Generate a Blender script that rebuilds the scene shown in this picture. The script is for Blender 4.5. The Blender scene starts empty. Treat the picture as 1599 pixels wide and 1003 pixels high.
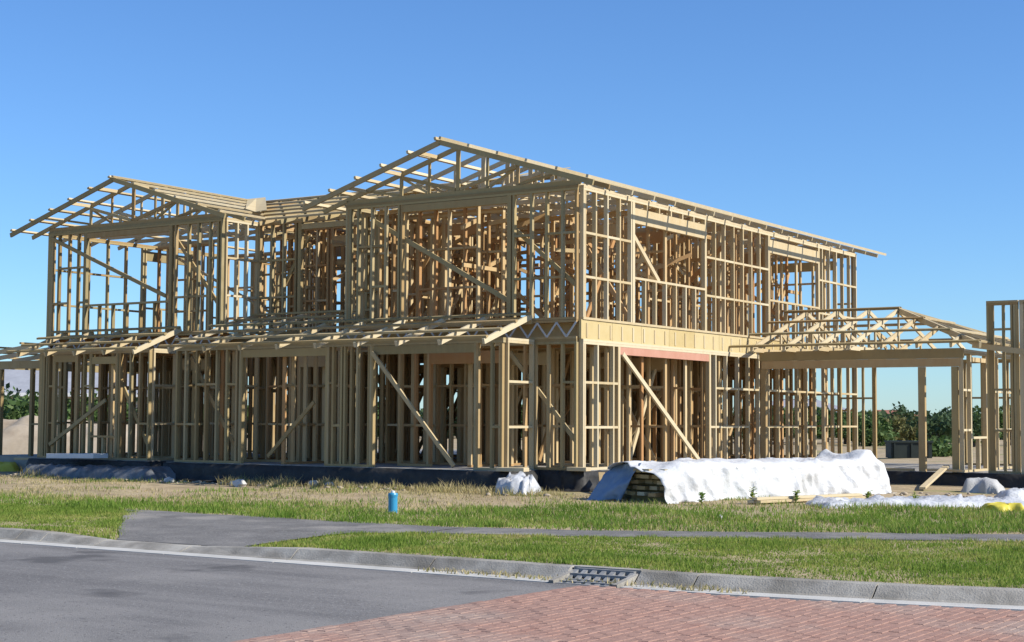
import bpy, bmesh, math, random
import numpy as np
from mathutils import Vector, Matrix

random.seed(7)
rng = np.random.default_rng(11)
sc = bpy.context.scene
col = sc.collection
R_ = math.radians

# ------------------------------------------------------------------ camera
YAW, PITCH, ROLL = R_(33.253), R_(3.615), R_(0.315)
CAM = Vector((14.586, -24.530, 0.937))
fw = Vector((-math.sin(YAW) * math.cos(PITCH), math.cos(YAW) * math.cos(PITCH), math.sin(PITCH)))
r0 = Vector((math.cos(YAW), math.sin(YAW), 0))
u0 = r0.cross(fw)
rt = r0 * math.cos(ROLL) + u0 * math.sin(ROLL)
up = -r0 * math.sin(ROLL) + u0 * math.cos(ROLL)
cd = bpy.data.cameras.new("camera")
cam = bpy.data.objects.new("camera", cd)
col.objects.link(cam)
m3 = Matrix((rt, up, -fw)).transposed()
cam.matrix_world = Matrix.Translation(CAM) @ m3.to_4x4()
cd.sensor_width = 36.0
cd.lens = 2420.3 / 1599.0 * 36.0
cd.clip_end = 3000
cd.clip_start = 0.1
sc.camera = cam

# ------------------------------------------------------------------ light
SUN_AZ, SUN_EL = R_(13), R_(38)          # azimuth counted from +X towards +Y
world = bpy.data.worlds.new("World")
sc.world = world
world.use_nodes = True
wn = world.node_tree
bg = wn.nodes["Background"]
sky = wn.nodes.new("ShaderNodeTexSky")
sky.sky_type = 'NISHITA'
sky.sun_disc = False
sky.sun_elevation = SUN_EL
sky.sun_rotation = math.pi / 2 - SUN_AZ
sky.altitude = 0
sky.air_density = 1.0
sky.dust_density = 0.1
sky.ozone_density = 3.0
tint = wn.nodes.new("ShaderNodeMix")           # the photograph's cool white balance
tint.data_type = 'RGBA'; tint.blend_type = 'MULTIPLY'
tint.inputs[0].default_value = 1.0
tint.inputs[7].default_value = (.69, 1.0, 1.38, 1)
wn.links.new(sky.outputs[0], tint.inputs[6])
wn.links.new(tint.outputs[2], bg.inputs[0])
bg.inputs[1].default_value = 0.091
sd = bpy.data.lights.new("sun", 'SUN')
sd.energy = 5.0
sd.angle = R_(0.55)
sd.color = (1.0, 0.95, 0.86)
sun = bpy.data.objects.new("sun", sd)
col.objects.link(sun)
sv = Vector((math.cos(SUN_EL) * math.cos(SUN_AZ), math.cos(SUN_EL) * math.sin(SUN_AZ), math.sin(SUN_EL)))
sun.rotation_euler = sv.to_track_quat('Z', 'Y').to_euler()
sc.view_settings.view_transform = 'Standard'
sc.view_settings.look = 'None'
sc.view_settings.exposure = 0.38
sc.view_settings.gamma = 1.0
sc.view_settings.use_curve_mapping = False

# ------------------------------------------------------------------ materials
ALB = .87
def mat(name, stops, scale=4.0, stretch=(1, 1, 1), rough=0.85, bump=0.0, bscale=60, rand=0.0, island=False,
        detail=4.0, spec=0.3, patch=None, trans=0.0):
    """noise over world position picks from a colour ramp; rand mixes in a per-piece shift"""
    m = bpy.data.materials.new(name)
    m.use_nodes = True
    nt = m.node_tree
    b = nt.nodes["Principled BSDF"]
    b.inputs["Roughness"].default_value = rough
    b.inputs["Specular IOR Level"].default_value = spec
    geo = nt.nodes.new("ShaderNodeNewGeometry")
    mp = nt.nodes.new("ShaderNodeMapping")
    mp.inputs["Scale"].default_value = stretch
    nt.links.new(geo.outputs["Position"], mp.inputs["Vector"])
    nz = nt.nodes.new("ShaderNodeTexNoise")
    nz.inputs["Scale"].default_value = scale
    nz.inputs["Detail"].default_value = detail
    nz.inputs["Roughness"].default_value = 0.65
    nt.links.new(mp.outputs[0], nz.inputs["Vector"])
    val = nz.outputs["Fac"]
    if rand > 0:
        oi = nt.nodes.new("ShaderNodeObjectInfo")
        ad = nt.nodes.new("ShaderNodeMath"); ad.operation = 'ADD'
        nt.links.new(oi.outputs["Random"], ad.inputs[0])
        nt.links.new(geo.outputs["Random Per Island"], ad.inputs[1])
        fr = nt.nodes.new("ShaderNodeMath"); fr.operation = 'FRACT'
        nt.links.new(ad.outputs[0], fr.inputs[0])
        mx = nt.nodes.new("ShaderNodeMix")
        mx.inputs[0].default_value = rand
        nt.links.new(nz.outputs["Fac"], mx.inputs[2])
        nt.links.new(fr.outputs[0], mx.inputs[3])
        val = mx.outputs[0]
    cr = nt.nodes.new("ShaderNodeValToRGB")
    els = cr.color_ramp.elements
    while len(els) < len(stops):
        els.new(0.5)
    for e, (p, c) in zip(els, stops):
        e.position = p
        e.color = (*(t * ALB for t in c), 1)
    nt.links.new(val, cr.inputs[0])
    out = cr.outputs[0]
    for pscale, pc, lo, hi in ([] if not patch else ([patch] if not isinstance(patch, list) else patch)):   # further noises blending towards another colour
        n2 = nt.nodes.new("ShaderNodeTexNoise")
        n2.inputs["Scale"].default_value = pscale
        n2.inputs["Detail"].default_value = 5
        nt.links.new(geo.outputs["Position"], n2.inputs["Vector"])
        mr = nt.nodes.new("ShaderNodeMapRange")
        mr.inputs[1].default_value = lo
        mr.inputs[2].default_value = hi
        nt.links.new(n2.outputs["Fac"], mr.inputs[0])
        m2 = nt.nodes.new("ShaderNodeMix"); m2.data_type = 'RGBA'
        nt.links.new(mr.outputs[0], m2.inputs[0])
        nt.links.new(out, m2.inputs[6])
        m2.inputs[7].default_value = (*(t * ALB for t in pc), 1)
        out = m2.outputs[2]
    nt.links.new(out, b.inputs["Base Color"])
    if trans > 0:
        tr = nt.nodes.new("ShaderNodeBsdfTranslucent")
        nt.links.new(out, tr.inputs["Color"])
        ms = nt.nodes.new("ShaderNodeMixShader")
        ms.inputs[0].default_value = trans
        nt.links.new(b.outputs[0], ms.inputs[1]); nt.links.new(tr.outputs[0], ms.inputs[2])
        nt.links.new(ms.outputs[0], nt.nodes["Material Output"].inputs["Surface"])
    if bump > 0:
        n3 = nt.nodes.new("ShaderNodeTexNoise")
        n3.inputs["Scale"].default_value = bscale
        n3.inputs["Detail"].default_value = 3
        nt.links.new(geo.outputs["Position"], n3.inputs["Vector"])
        bp = nt.nodes.new("ShaderNodeBump")
        bp.inputs["Strength"].default_value = bump
        bp.inputs["Distance"].default_value = 0.02
        nt.links.new(n3.outputs["Fac"], bp.inputs["Height"])
        nt.links.new(bp.outputs[0], b.inputs["Normal"])
    return m

M = {}
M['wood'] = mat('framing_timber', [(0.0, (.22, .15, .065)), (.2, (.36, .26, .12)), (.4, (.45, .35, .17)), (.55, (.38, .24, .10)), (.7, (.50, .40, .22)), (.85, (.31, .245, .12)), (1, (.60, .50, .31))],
                scale=7, stretch=(1, 1, .35), rand=.8, rough=.8, detail=8)  # general framing, tone deepened so the colour carries the front's shade
M['wood_in'] = mat('interior_timber', [(0.0, (.30, .17, .07)), (.2, (.50, .32, .14)), (.4, (.60, .46, .25)), (.6, (.46, .235, .09)), (.8, (.58, .42, .21)), (1, (.70, .60, .40))],
                   scale=7, stretch=(1, 1, .35), rand=.85, rough=.85, detail=8)  # same pine lightened for sunlit pieces inside; the brightness is in the colour
M['wood_pale_lit'] = mat('pale_lit_timber', [(0.0, (.42, .31, .155)), (.25, (.57, .455, .265)), (.5, (.66, .56, .37)), (.7, (.54, .41, .22)), (1, (.74, .65, .47))], scale=7, stretch=(1, 1, .35), rand=.75, rough=.8, detail=8)  # lighter copy, sunlight put into the tone; also boards that are pale themselves
M['lvl'] = mat('rim_board', [(0.2, (.50, .375, .165)), (.5, (.58, .45, .215)), (.8, (.62, .50, .27))], scale=5, rand=.45)
M['pink'] = mat('pink_primed_timber', [(0.3, (.50, .245, .165)), (.7, (.58, .31, .22))], scale=3)
M['deck'] = mat('floor_deck', [(0.3, (.30, .20, .10)), (.7, (.40, .28, .15))], scale=2)
M['ply'] = mat('plywood', [(0.3, (.58, .45, .24)), (.7, (.66, .54, .32))], scale=2)
M['steel'] = mat('galvanised_steel', [(0.3, (.40, .41, .42)), (.7, (.55, .56, .57))], scale=6, rough=.45)
M['concrete'] = mat('concrete', [(0.25, (.27, .255, .23)), (.5, (.36, .34, .305)), (.8, (.44, .42, .375))], scale=3, rough=.9, bump=.3, detail=8)
M['kerb'] = mat('kerb_concrete', [(0.3, (.20, .185, .155)), (.48, (.33, .305, .26)), (.66, (.46, .43, .37))], scale=2.3, rough=.9, bump=.4, detail=9,
                patch=(1.3, (.20, .18, .145), .54, .68))
M['channel'] = mat('channel_concrete', [(0.25, (.42, .41, .37)), (.5, (.54, .52, .47)), (.75, (.62, .60, .55))], scale=2.3, rough=.9, bump=.2, detail=9)
M['polythene'] = mat('black_polythene', [(0.3, (.016, .016, .016)), (.7, (.05, .048, .044))], scale=4, rough=.6, bump=.8, bscale=10, spec=.3, detail=8)
M['grey_sheet'] = mat('grey_plastic_sheet', [(0.3, (.07, .075, .08)), (.7, (.22, .23, .24))], scale=4, rough=.5, bump=.8, bscale=10, spec=.4, detail=8)
M['clear_sheet'] = mat('cloudy_plastic_sheet', [(0.3, (.38, .39, .40)), (.7, (.62, .63, .64))], scale=5, rough=.35, bump=.6, bscale=14, spec=.5)
M['white_tarp'] = mat('white_tarpaulin', [(0.3, (.62, .62, .61)), (.7, (.72, .72, .71))], scale=3, rough=.45, bump=.9, bscale=11, detail=8,
                      patch=(1.6, (.52, .51, .48), .60, .8))
M['white_wrap'] = mat('white_plastic_wrap', [(0.35, (.42, .43, .45)), (.5, (.62, .62, .62)), (.65, (.74, .74, .72))], scale=5, rough=.35, bump=1.0, bscale=16, spec=.5, detail=8, patch=(2.2, (.34, .31, .26), .58, .72))
M['blue_tarp'] = mat('blue_grey_tarpaulin', [(0.3, (.17, .25, .37)), (.7, (.26, .35, .47))], scale=3, rough=.5, bump=.4, bscale=9)
M['asphalt'] = mat('road_asphalt', [(0.3, (.135, .128, .122)), (.5, (.185, .175, .165)), (.7, (.245, .232, .217))], scale=1.1, stretch=(.22, 1.7, 1), rough=.9,
                   bump=.4, bscale=90, detail=10, patch=[(.5, (.255, .24, .222), .52, .68), (38, (.30, .285, .265), .58, .66), (30, (.07, .066, .062), .62, .70), (.9, (.11, .104, .10), .62, .70)])
M['path'] = mat('path_asphalt', [(0.3, (.125, .118, .11)), (.5, (.185, .175, .162)), (.7, (.25, .235, .215))], scale=1.8, rough=.92, bump=.4, bscale=90, detail=10,
                patch=[(.9, (.30, .275, .24), .56, .70), (38, (.30, .285, .265), .58, .66), (30, (.07, .066, .062), .62, .70)])
M['brick'] = mat('paving_brick', [(0.0, (.30, .145, .105)), (.3, (.355, .20, .15)), (.5, (.385, .23, .175)), (.75, (.345, .205, .155)), (1, (.40, .26, .205))], scale=1.2, rand=.3, rough=.9,
                 patch=[(.8, (.385, .29, .235), .46, .68), (22, (.28, .17, .13), .56, .68), (.45, (.25, .165, .135), .58, .72)], bump=.3, bscale=70)
M['sand'] = mat('joint_sand', [(0.3, (.16, .13, .11)), (.7, (.22, .18, .15))], scale=8)
M['soil'] = mat('bare_soil', [(0.2, (.30, .215, .125)), (.45, (.43, .33, .20)), (.7, (.50, .40, .25)), (.9, (.36, .32, .14))], scale=.9, rough=.95, bump=.5, bscale=18,
                detail=10, patch=[(.35, (.24, .25, .075), .55, .70), (14, (.26, .19, .11), .55, .68), (1.7, (.30, .235, .14), .52, .68)])
M['grass'] = mat('grass_blades', [(0.28, (.11, .20, .022)), (.42, (.19, .30, .042)), (.54, (.29, .37, .07)), (.66, (.45, .43, .13)), (.8, (.60, .51, .24))], scale=.9, rand=.22, rough=.75, spec=.2, trans=.42, detail=7)
M['weed'] = mat('weed_blades', [(0.28, (.09, .19, .022)), (.42, (.16, .28, .036)), (.55, (.25, .36, .062)), (.66, (.42, .43, .12)), (.78, (.55, .47, .20))], scale=.9, rand=.25, rough=.75, spec=.2, trans=.45, detail=7)
M['dry'] = mat('dry_grass_blades', [(0.25, (.24, .26, .07)), (.42, (.42, .36, .15)), (.6, (.56, .46, .24)), (.8, (.66, .55, .33))], scale=.6, rand=.4, rough=.8, trans=.3)
M['leaf'] = mat('leaves', [(0.0, (.05, .10, .024)), (.5, (.09, .155, .04)), (1, (.15, .20, .065))], scale=1, rand=.6, rough=.7, trans=.25)
M['leaf_b'] = mat('yellowish_leaves', [(0.0, (.11, .13, .035)), (.5, (.18, .18, .06)), (1, (.26, .20, .085))], scale=1, rand=.6, rough=.7, trans=.25)
M['leaf_d'] = mat('dark_leaves', [(0.0, (.035, .07, .026)), (.5, (.06, .105, .04)), (1, (.10, .14, .06))], scale=1, rand=.6, rough=.7, trans=.25)
M['bark'] = mat('bark', [(0.3, (.10, .075, .05)), (.7, (.17, .13, .09))], scale=6)
M['blue'] = mat('blue_plastic', [(0.3, (.03, .26, .46)), (.7, (.05, .34, .56))], scale=3, rough=.4, spec=.5)
M['white'] = mat('white_paint', [(0.3, (.72, .72, .70)), (.7, (.82, .82, .80))], scale=4, rough=.6)
M['yellow'] = mat('yellow_plastic', [(0.3, (.62, .50, .04)), (.7, (.75, .64, .10))], scale=5, rough=.5)
M['bag'] = mat('grey_cement_bag', [(0.3, (.42, .41, .39)), (.7, (.55, .54, .52))], scale=5, rough=.9, bump=.5)
M['dark'] = mat('dark_green_steel', [(0.3, (.018, .026, .022)), (.7, (.03, .04, .034))], scale=3, rough=.6)
M['castiron'] = mat('cast_grate', [(0.3, (.20, .20, .19)), (.7, (.36, .355, .34))], scale=12, rough=.7)
M['void'] = mat('dark_hole', [(0.3, (.01, .01, .01)), (.7, (.02, .02, .02))], scale=3)
M['roof_grey'] = mat('grey_roof', [(0.3, (.30, .31, .34)), (.7, (.38, .39, .42))], scale=2)
M['roof_red'] = mat('red_roof', [(0.3, (.30, .12, .08)), (.7, (.38, .17, .12))], scale=2)
M['render'] = mat('house_wall', [(0.3, (.48, .43, .36)), (.7, (.56, .51, .44))], scale=2)
M['glass'] = mat('window_glass', [(0.3, (.03, .04, .05)), (.7, (.06, .07, .08))], scale=2, rough=.15, spec=.5)
M['stone'] = mat('pale_stone', [(0.3, (.50, .49, .46)), (.7, (.66, .64, .60))], scale=8, rough=.9)
M['spoil'] = mat('spoil_heap_soil', [(0.25, (.30, .23, .16)), (.5, (.44, .36, .26)), (.8, (.54, .46, .36))], scale=1.2, detail=9, rough=.95, bump=.5, bscale=6)

# ------------------------------------------------------------------ helpers
def tag(o, label=None, cat=None, group=None, kind=None):
    if label: o["label"] = label
    if cat: o["category"] = cat
    if group: o["group"] = group
    if kind: o["kind"] = kind
    return o

def link(name, me, parent=None, loc=None):
    o = bpy.data.objects.new(name, me)
    col.objects.link(o)
    if parent is not None:
        o.parent = parent
    if loc is not None:
        o.location = loc
    return o

def empty(name, loc=(0, 0, 0)):
    o = bpy.data.objects.new(name, None)
    o.empty_display_size = .2
    col.objects.link(o)
    o.location = loc
    return o

CUBE_V = [(-.5, -.5, -.5), (.5, -.5, -.5), (.5, .5, -.5), (-.5, .5, -.5), (-.5, -.5, .5), (.5, -.5, .5), (.5, .5, .5), (-.5, .5, .5)]
CUBE_F = [(0, 3, 2, 1), (4, 5, 6, 7), (0, 1, 5, 4), (1, 2, 6, 5), (2, 3, 7, 6), (3, 0, 4, 7)]
_cube = {}
def cube_mesh(mk):
    if mk not in _cube:
        me = bpy.data.meshes.new("board_" + mk)
        me.from_pydata(CUBE_V, [], CUBE_F)
        me.materials.append(M[mk])
        _cube[mk] = me
    return _cube[mk]

def bar_matrix(a, b, w, h, upv=(0, 0, 1)):
    """box from a to b; w across, h along upv"""
    a, b, upv = Vector(a), Vector(b), Vector(upv)
    d = b - a
    L = d.length
    x = d / L
    z = upv - x * upv.dot(x)
    if z.length < 1e-4:
        z = Vector((0, 1, 0)) - x * x.y
    z.normalize()
    y = z.cross(x)
    m = Matrix((x * L, y * w, z * h)).transposed().to_4x4()
    m.translation = (a + b) / 2
    return m

def bar(name, a, b, w, h, mk='wood', parent=None, upv=(0, 0, 1)):
    o = link(name, cube_mesh(mk), parent)
    o.matrix_local = bar_matrix(a, b, w, h, upv)
    return o

class Acc:
    """many boxes in one mesh"""
    def __init__(s): s.v, s.f = [], []
    def bar(s, a, b, w, h, upv=(0, 0, 1)):
        m = bar_matrix(a, b, w, h, upv)
        n = len(s.v)
        s.v += [tuple(m @ Vector(c)) for c in CUBE_V]
        s.f += [tuple(i + n for i in f) for f in CUBE_F]
    def box(s, x0, x1, y0, y1, z0, z1):
        s.bar((x0, (y0 + y1) / 2, (z0 + z1) / 2), (x1, (y0 + y1) / 2, (z0 + z1) / 2), abs(y1 - y0), abs(z1 - z0))
    def build(s, name, mk, parent=None, loc=None):
        me = bpy.data.meshes.new(name)
        me.from_pydata(s.v, [], s.f)
        me.materials.append(M[mk])
        return link(name, me, parent, loc)

def mesh_obj(name, v, f, mk, parent=None, smooth=False, loc=None):
    me = bpy.data.meshes.new(name)
    me.from_pydata([tuple(p) for p in v], [], f)
    me.materials.append(M[mk])
    if smooth:
        me.polygons.foreach_set('use_smooth', [True] * len(me.polygons))
    return link(name, me, parent, loc)

def fast_mesh(name, V, F, mk, smooth=False):
    """V (n,3) floats, F (m,k) ints"""
    me = bpy.data.meshes.new(name)
    V = np.asarray(V, np.float32); F = np.asarray(F, np.int32)
    k = F.shape[1]
    me.vertices.add(len(V)); me.vertices.foreach_set('co', V.ravel())
    me.loops.add(F.size); me.loops.foreach_set('vertex_index', F.ravel())
    me.polygons.add(len(F)); me.polygons.foreach_set('loop_start', np.arange(0, F.size, k, dtype=np.int32))
    me.update(calc_edges=True)
    me.materials.append(M[mk])
    if smooth:
        me.polygons.foreach_set('use_smooth', np.ones(len(F), bool))
    return me

def noise2(x, y, s=1.0, seed=0):
    """cheap smooth value noise, numpy"""
    x = np.asarray(x, float) * s + seed * 17.3; y = np.asarray(y, float) * s + seed * 9.1
    xi, yi = np.floor(x), np.floor(y)
    fx, fy = x - xi, y - yi
    fx, fy = fx * fx * (3 - 2 * fx), fy * fy * (3 - 2 * fy)
    def h(a, b):
        t = np.sin(a * 127.1 + b * 311.7 + seed) * 43758.5453
        return t - np.floor(t)
    return (h(xi, yi) * (1 - fx) + h(xi + 1, yi) * fx) * (1 - fy) + (h(xi, yi + 1) * (1 - fx) + h(xi + 1, yi + 1) * fx) * fy

def in_view(x, y, margin=1.18):
    dx, dy = x - CAM.x, y - CAM.y
    dep = dx * -math.sin(YAW) + dy * math.cos(YAW)
    lat = dx * math.cos(YAW) + dy * math.sin(YAW)
    return (dep > 4) & (np.abs(lat) < dep * 0.3304 * margin + .4)

def far_point(px, d):
    """ground position at distance d along the sight line of column px (used to lay out the far background)"""
    l = (px - 799.5) / 2420.3 * d
    return Vector((CAM.x - math.sin(YAW) * d + math.cos(YAW) * l, CAM.y + math.cos(YAW) * d + math.sin(YAW) * l, 0))

# ------------------------------------------------------------------ terrain
def kerb_y(x):
    return -11.86 + .035 * np.maximum(0, np.asarray(x, float) - 7.5) ** 2 * (np.asarray(x) < 12) + (np.asarray(x) >= 12) * (.035 * 4.5 ** 2 + .30 * (np.asarray(x, float) - 12))
def ground_z(x, y):
    x = np.asarray(x, float); y = np.asarray(y, float)
    t = np.clip((y + 11.8) / 10.0, 0, 1)
    z = -.455 + t * .075
    z = z + .05 * (noise2(x, y, .7, 1) - .5) * np.clip((y + 11.6) / 2, 0, 1) * np.clip((y + 11) / 8, .25, 1)
    dip = np.clip((x + .45) / .6, 0, 1) * np.clip((3.5 - x) / 1.0, 0, 1) * np.clip((-10.2 - y) / 1.5, 0, 1)
    return z - .06 * dip
PATH_FAR = [(-2.62, -8.55), (-.8, -8.45), (1.7, -8.5), (3.4, -8.45), (4.76, -8.08), (6.75, -6.95), (9.45, -5.55), (13, -3.9), (18, -2.0)]
PATH_NEAR = [(2.75, -9.95), (3.3, -9.55), (4.0, -9.25), (5.2, -8.9), (7.18, -7.85), (9.8, -6.75), (13.4, -5.1), (18.4, -3.2)]
def lerp_poly(P, x):
    return np.interp(x, [p[0] for p in P], [p[1] for p in P])
def on_paving(x, y):
    x = np.asarray(x, float); y = np.asarray(y, float)
    far = lerp_poly(PATH_FAR, x); near = lerp_poly(PATH_NEAR, x)
    strip = (x > 2.75) & (y < far) & (y > near)
    left_edge = -2.62 + (-8.55 - y) * (3.45 / 3.35)
    right_edge = 2.55 + np.clip((y + 11.8), 0, 2) * .1
    drive = (y < far) & (x > left_edge) & (x < right_edge)
    return strip | drive

# ground sheet, fine near the camera and coarse towards the horizon
gx = np.concatenate([np.linspace(-900, -60, 15), np.linspace(-40, -20, 9), np.arange(-18, 16.01, .2), np.linspace(18, 60, 12), np.linspace(100, 900, 9)])
gy = np.concatenate([np.arange(-11.72, 6, .2), np.linspace(7, 40, 18), np.linspace(50, 1500, 22)])
GX, GY = np.meshgrid(gx, gy)
GYk = GY + np.where(GY < -11.0, kerb_y(GX) + 11.86, 0) * (np.abs(GX) < 20)
GZ = ground_z(GX, GYk) - .028 * on_paving(GX, GYk)
V = np.stack([GX.ravel(), GYk.ravel(), GZ.ravel()], 1)
nx, ny = len(gx), len(gy)
i = np.arange(nx * ny).reshape(ny, nx)
F = np.stack([i[:-1, :-1].ravel(), i[:-1, 1:].ravel(), i[1:, 1:].ravel(), i[1:, :-1].ravel()], 1)
ground = link('ground', fast_mesh('ground', V, F, 'soil', True))
tag(ground, 'dry tan soil and thin grass around the building site', 'ground', kind='structure')

def strip_mesh(name, rows, mk, label, cat):
    """rows: list of polylines with equal length -> sheet"""
    v = [p for r in rows for p in r]; n = len(rows[0])
    f = [(j * n + k, j * n + k + 1, (j + 1) * n + k + 1, (j + 1) * n + k) for j in range(len(rows) - 1) for k in range(n - 1)]
    o = mesh_obj(name, v, f, mk)
    return tag(o, label, cat, kind='structure')

# road with a slight crown, and the verge on the camera's side
xs = list(np.concatenate([np.linspace(-300, -30, 8), np.arange(-24, 26, 2.0), np.linspace(30, 300, 8)]))
rows = []
for t, z in ((0, -.568), (.25, -.560), (.5, -.552), (1, -.60)):
    rows.append([(x, float(kerb_y(min(max(x, -20), 14))) - .40 - t * 9.5, z) for x in xs])
strip_mesh('road', rows, 'asphalt', 'grey asphalt road in the foreground', 'road')
rows = [[(x, float(kerb_y(min(max(x, -20), 14))) - 9.9 - t, z) for x in xs] for t, z in ((-.02, -.62), (.0, -.47), (4, -.50), (400, -.5))]
strip_mesh('near_verge', rows, 'soil', 'verge on the near side of the road', 'verge')

# driveway crossing and footpath (sheets lying just above the ground, with thickness)
def sheet(name, loop, dz, mk, label, cat):
    bm = bmesh.new()
    vs = [bm.verts.new((x, y, float(ground_z(x, y)) + dz)) for x, y in loop]
    fc = bm.faces.new(vs)
    bmesh.ops.triangulate(bm, faces=[fc])
    ex = bmesh.ops.extrude_face_region(bm, geom=bm.faces[:])
    bmesh.ops.translate(bm, verts=[e for e in ex['geom'] if isinstance(e, bmesh.types.BMVert)], vec=(0, 0, -.12))
    bmesh.ops.recalc_face_normals(bm, faces=bm.faces[:])
    me = bpy.data.meshes.new(name); bm.to_mesh(me); bm.free()
    me.materials.append(M[mk])
    return tag(link(name, me), label, cat, kind='structure')
def dense(P, n=6):
    out = []
    for (a, b), (c, d) in zip(P[:-1], P[1:]):
        out += [(a + (c - a) * t / n, b + (d - b) * t / n) for t in range(n)]
    return out + [P[-1]]
rows = []
for t in np.linspace(0, 1, 15):
    y = -11.70 + t * 3.2
    xl = -2.62 + (-8.55 - y) * (3.45 / 3.35)
    xr = 2.55 + min(max(y + 11.7, 0), 1.75) * .1 if y < -9.95 else 2.72 + min(1, (y + 9.95) / .4) * .68
    wob = .03 * math.sin(t * 17)
    rows.append([(xl + wob + (xr - xl - wob) * k / 14, y + (.06 * math.sin(k * 1.3) if t == 1 else 0), 0) for k in range(15)])
rows = [[(x, y, float(ground_z(x, y)) + .010) for x, y, _ in r] for r in rows]
under = [[(x, y, z - .1) for x, y, z in r] for r in rows]
strip_mesh('driveway', [under[0]] + rows + [under[-1]], 'path', 'grey asphalt driveway crossing between the grass verges', 'driveway')
sheet('footpath', dense([(3.405, -8.452)] + PATH_FAR[4:]) + dense(PATH_NEAR[::-1][:-2] + [(3.405, -9.52)]), .008, 'path',
      'narrow grey asphalt footpath winding through the grass', 'footpath')

# kerb in cast lengths
kerb = empty('kerb'); tag(kerb, 'pale concrete kerb and channel along the road', 'kerb', kind='structure')
KP_FULL = [(.16, -.60), (.16, -.452), (.02, -.445), (-.03, -.452), (-.145, -.545), (-.20, -.562), (-.42, -.575), (-.42, -.66)]
KP_LOW = [(.16, -.60), (.16, -.462), (.02, -.470), (-.03, -.478), (-.145, -.545), (-.20, -.562), (-.42, -.575), (-.42, -.66)]
def kerb_seg(x0, x1, lo0, lo1):
    v, f = [], []
    n = 4
    for k in range(n + 1):
        x = x0 + (x1 - x0) * k / n
        lo = lo0 + (lo1 - lo0) * k / n
        ky = float(kerb_y(x))
        for j_, ((a, za), (b, zb)) in enumerate(zip(KP_FULL, KP_LOW)):
            z = za
            y = a
            if -.1 < a <= .16 and j_ > 0: z = za - .058 * lo * (1 if a > -.04 else .3)
            v.append((x, ky + y, z + random.uniform(-.002, .002)))
    m = len(KP_FULL)
    for k in range(n):
        for j in range(m - 1):
            f.append((k * m + j, k * m + j + 1, (k + 1) * m + j + 1, (k + 1) * m + j))
    f.append(tuple(range(m))); f.append(tuple(n * m + j for j in range(m))[::-1])
    mesh_obj('kerb_stone', v, f, 'kerb', kerb)
    v, f = [], []
    for k in range(n + 1):
        x = x0 + (x1 - x0) * k / n; ky = float(kerb_y(x))
        v += [(x, ky - .215, -.556), (x, ky - .425, -.562), (x, ky - .425, -.64), (x, ky - .215, -.64)]
    for k in range(n): f += [(k * 4 + j, k * 4 + (j + 1) % 4, k * 4 + 4 + (j + 1) % 4, k * 4 + 4 + j) for j in range(3)]
    f += [(0, 1, 2, 3), (n * 4 + 3, n * 4 + 2, n * 4 + 1, n * 4)]
    mesh_obj('channel', v, f, 'channel', kerb)
cuts = [-26, -20, -14, -8, -5.6, -3.2, -.8, -.35, .6, 2.0, 3.6, 5.4, 6.98]
def lowf(x): return 1.0 if -.1 < x < 2.3 else (0.0 if (x < -.4 or x > 3.3) else ((x + .4) / .3 if x < 0 else (3.3 - x)))
for a, b in zip(cuts[:-1], cuts[1:]):
    kerb_seg(a + .008, b - .008, lowf(a), lowf(b))
cuts = [7.72, 8.3, 9.9, 11.6, 13.3, 15, 17, 20]
for a, b in zip(cuts[:-1], cuts[1:]):
    kerb_seg(a + .008, b - .008, 0, 0)

# storm drain let into the kerb
dr = empty('storm_drain', (7.35, -11.88, -.5))
tag(dr, 'cast storm drain inlet with dark square slots in the kerb', 'drain')
a = Acc(); a.box(-.36, .36, .03, .16, -.12, .053); a.build('lintel_block', 'kerb', dr)
a = Acc(); a.box(-.36, .36, -.42, .028, -.26, -.15); a.build('sump', 'void', dr)
for sx in (-1, 1):
    a = Acc(); a.bar((sx * .335, .0, -.02), (sx * .335, -.42, -.085), .05, .09); a.build('cheek', 'kerb', dr)
bar('frame_rail', (-.31, .0, .022), (.31, .0, .022), .05, .04, 'castiron', dr)
bar('frame_rail', (-.31, -.20, -.055), (.31, -.20, -.055), .045, .03, 'castiron', dr)
bar('frame_rail', (-.31, -.38, -.078), (.31, -.38, -.078), .045, .03, 'castiron', dr)
for k in range(7):
    x = -.30 + k * .10
    bar('grate_bar', (x, -.02, .018), (x, -.19, -.052), .048, .03, 'castiron', dr)
    bar('grate_bar', (x, -.21, -.056), (x, -.37, -.078), .048, .025, 'castiron', dr)
bar('frame_rail', (-.31, -.105, -.012), (.31, -.105, -.012), .05, .034, 'castiron', dr)
bar('frame_rail', (-.31, -.29, -.064), (.31, -.29, -.064), .05, .028, 'castiron', dr)

# brick threshold: bricks of their own on a sand bed
pav = strip_mesh('brick_paving', [[(7.36, y, -.600) for y in (-12.3, -15, -18.6, -21.7)], [(11.0, y, -.600) for y in (-12.0, -15, -18.6, -21.7)],
                                  [(17.0, y, -.600) for y in (-10.4, -15, -18.6, -21.7)]], 'sand', 'reddish brick paved threshold across the road', 'paving')
me_b = bpy.data.meshes.new('brick')
bw, bh, bd, ch = .168, .082, .05, .005
v = [(-bw / 2, -bh / 2, -bd), (bw / 2, -bh / 2, -bd), (bw / 2, bh / 2, -bd), (-bw / 2, bh / 2, -bd),
     (-bw / 2, -bh / 2, -ch), (bw / 2, -bh / 2, -ch), (bw / 2, bh / 2, -ch), (-bw / 2, bh / 2, -ch),
     (-bw / 2 + ch, -bh / 2 + ch, 0), (bw / 2 - ch, -bh / 2 + ch, 0), (bw / 2 - ch, bh / 2 - ch, 0), (-bw / 2 + ch, bh / 2 - ch, 0)]
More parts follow.
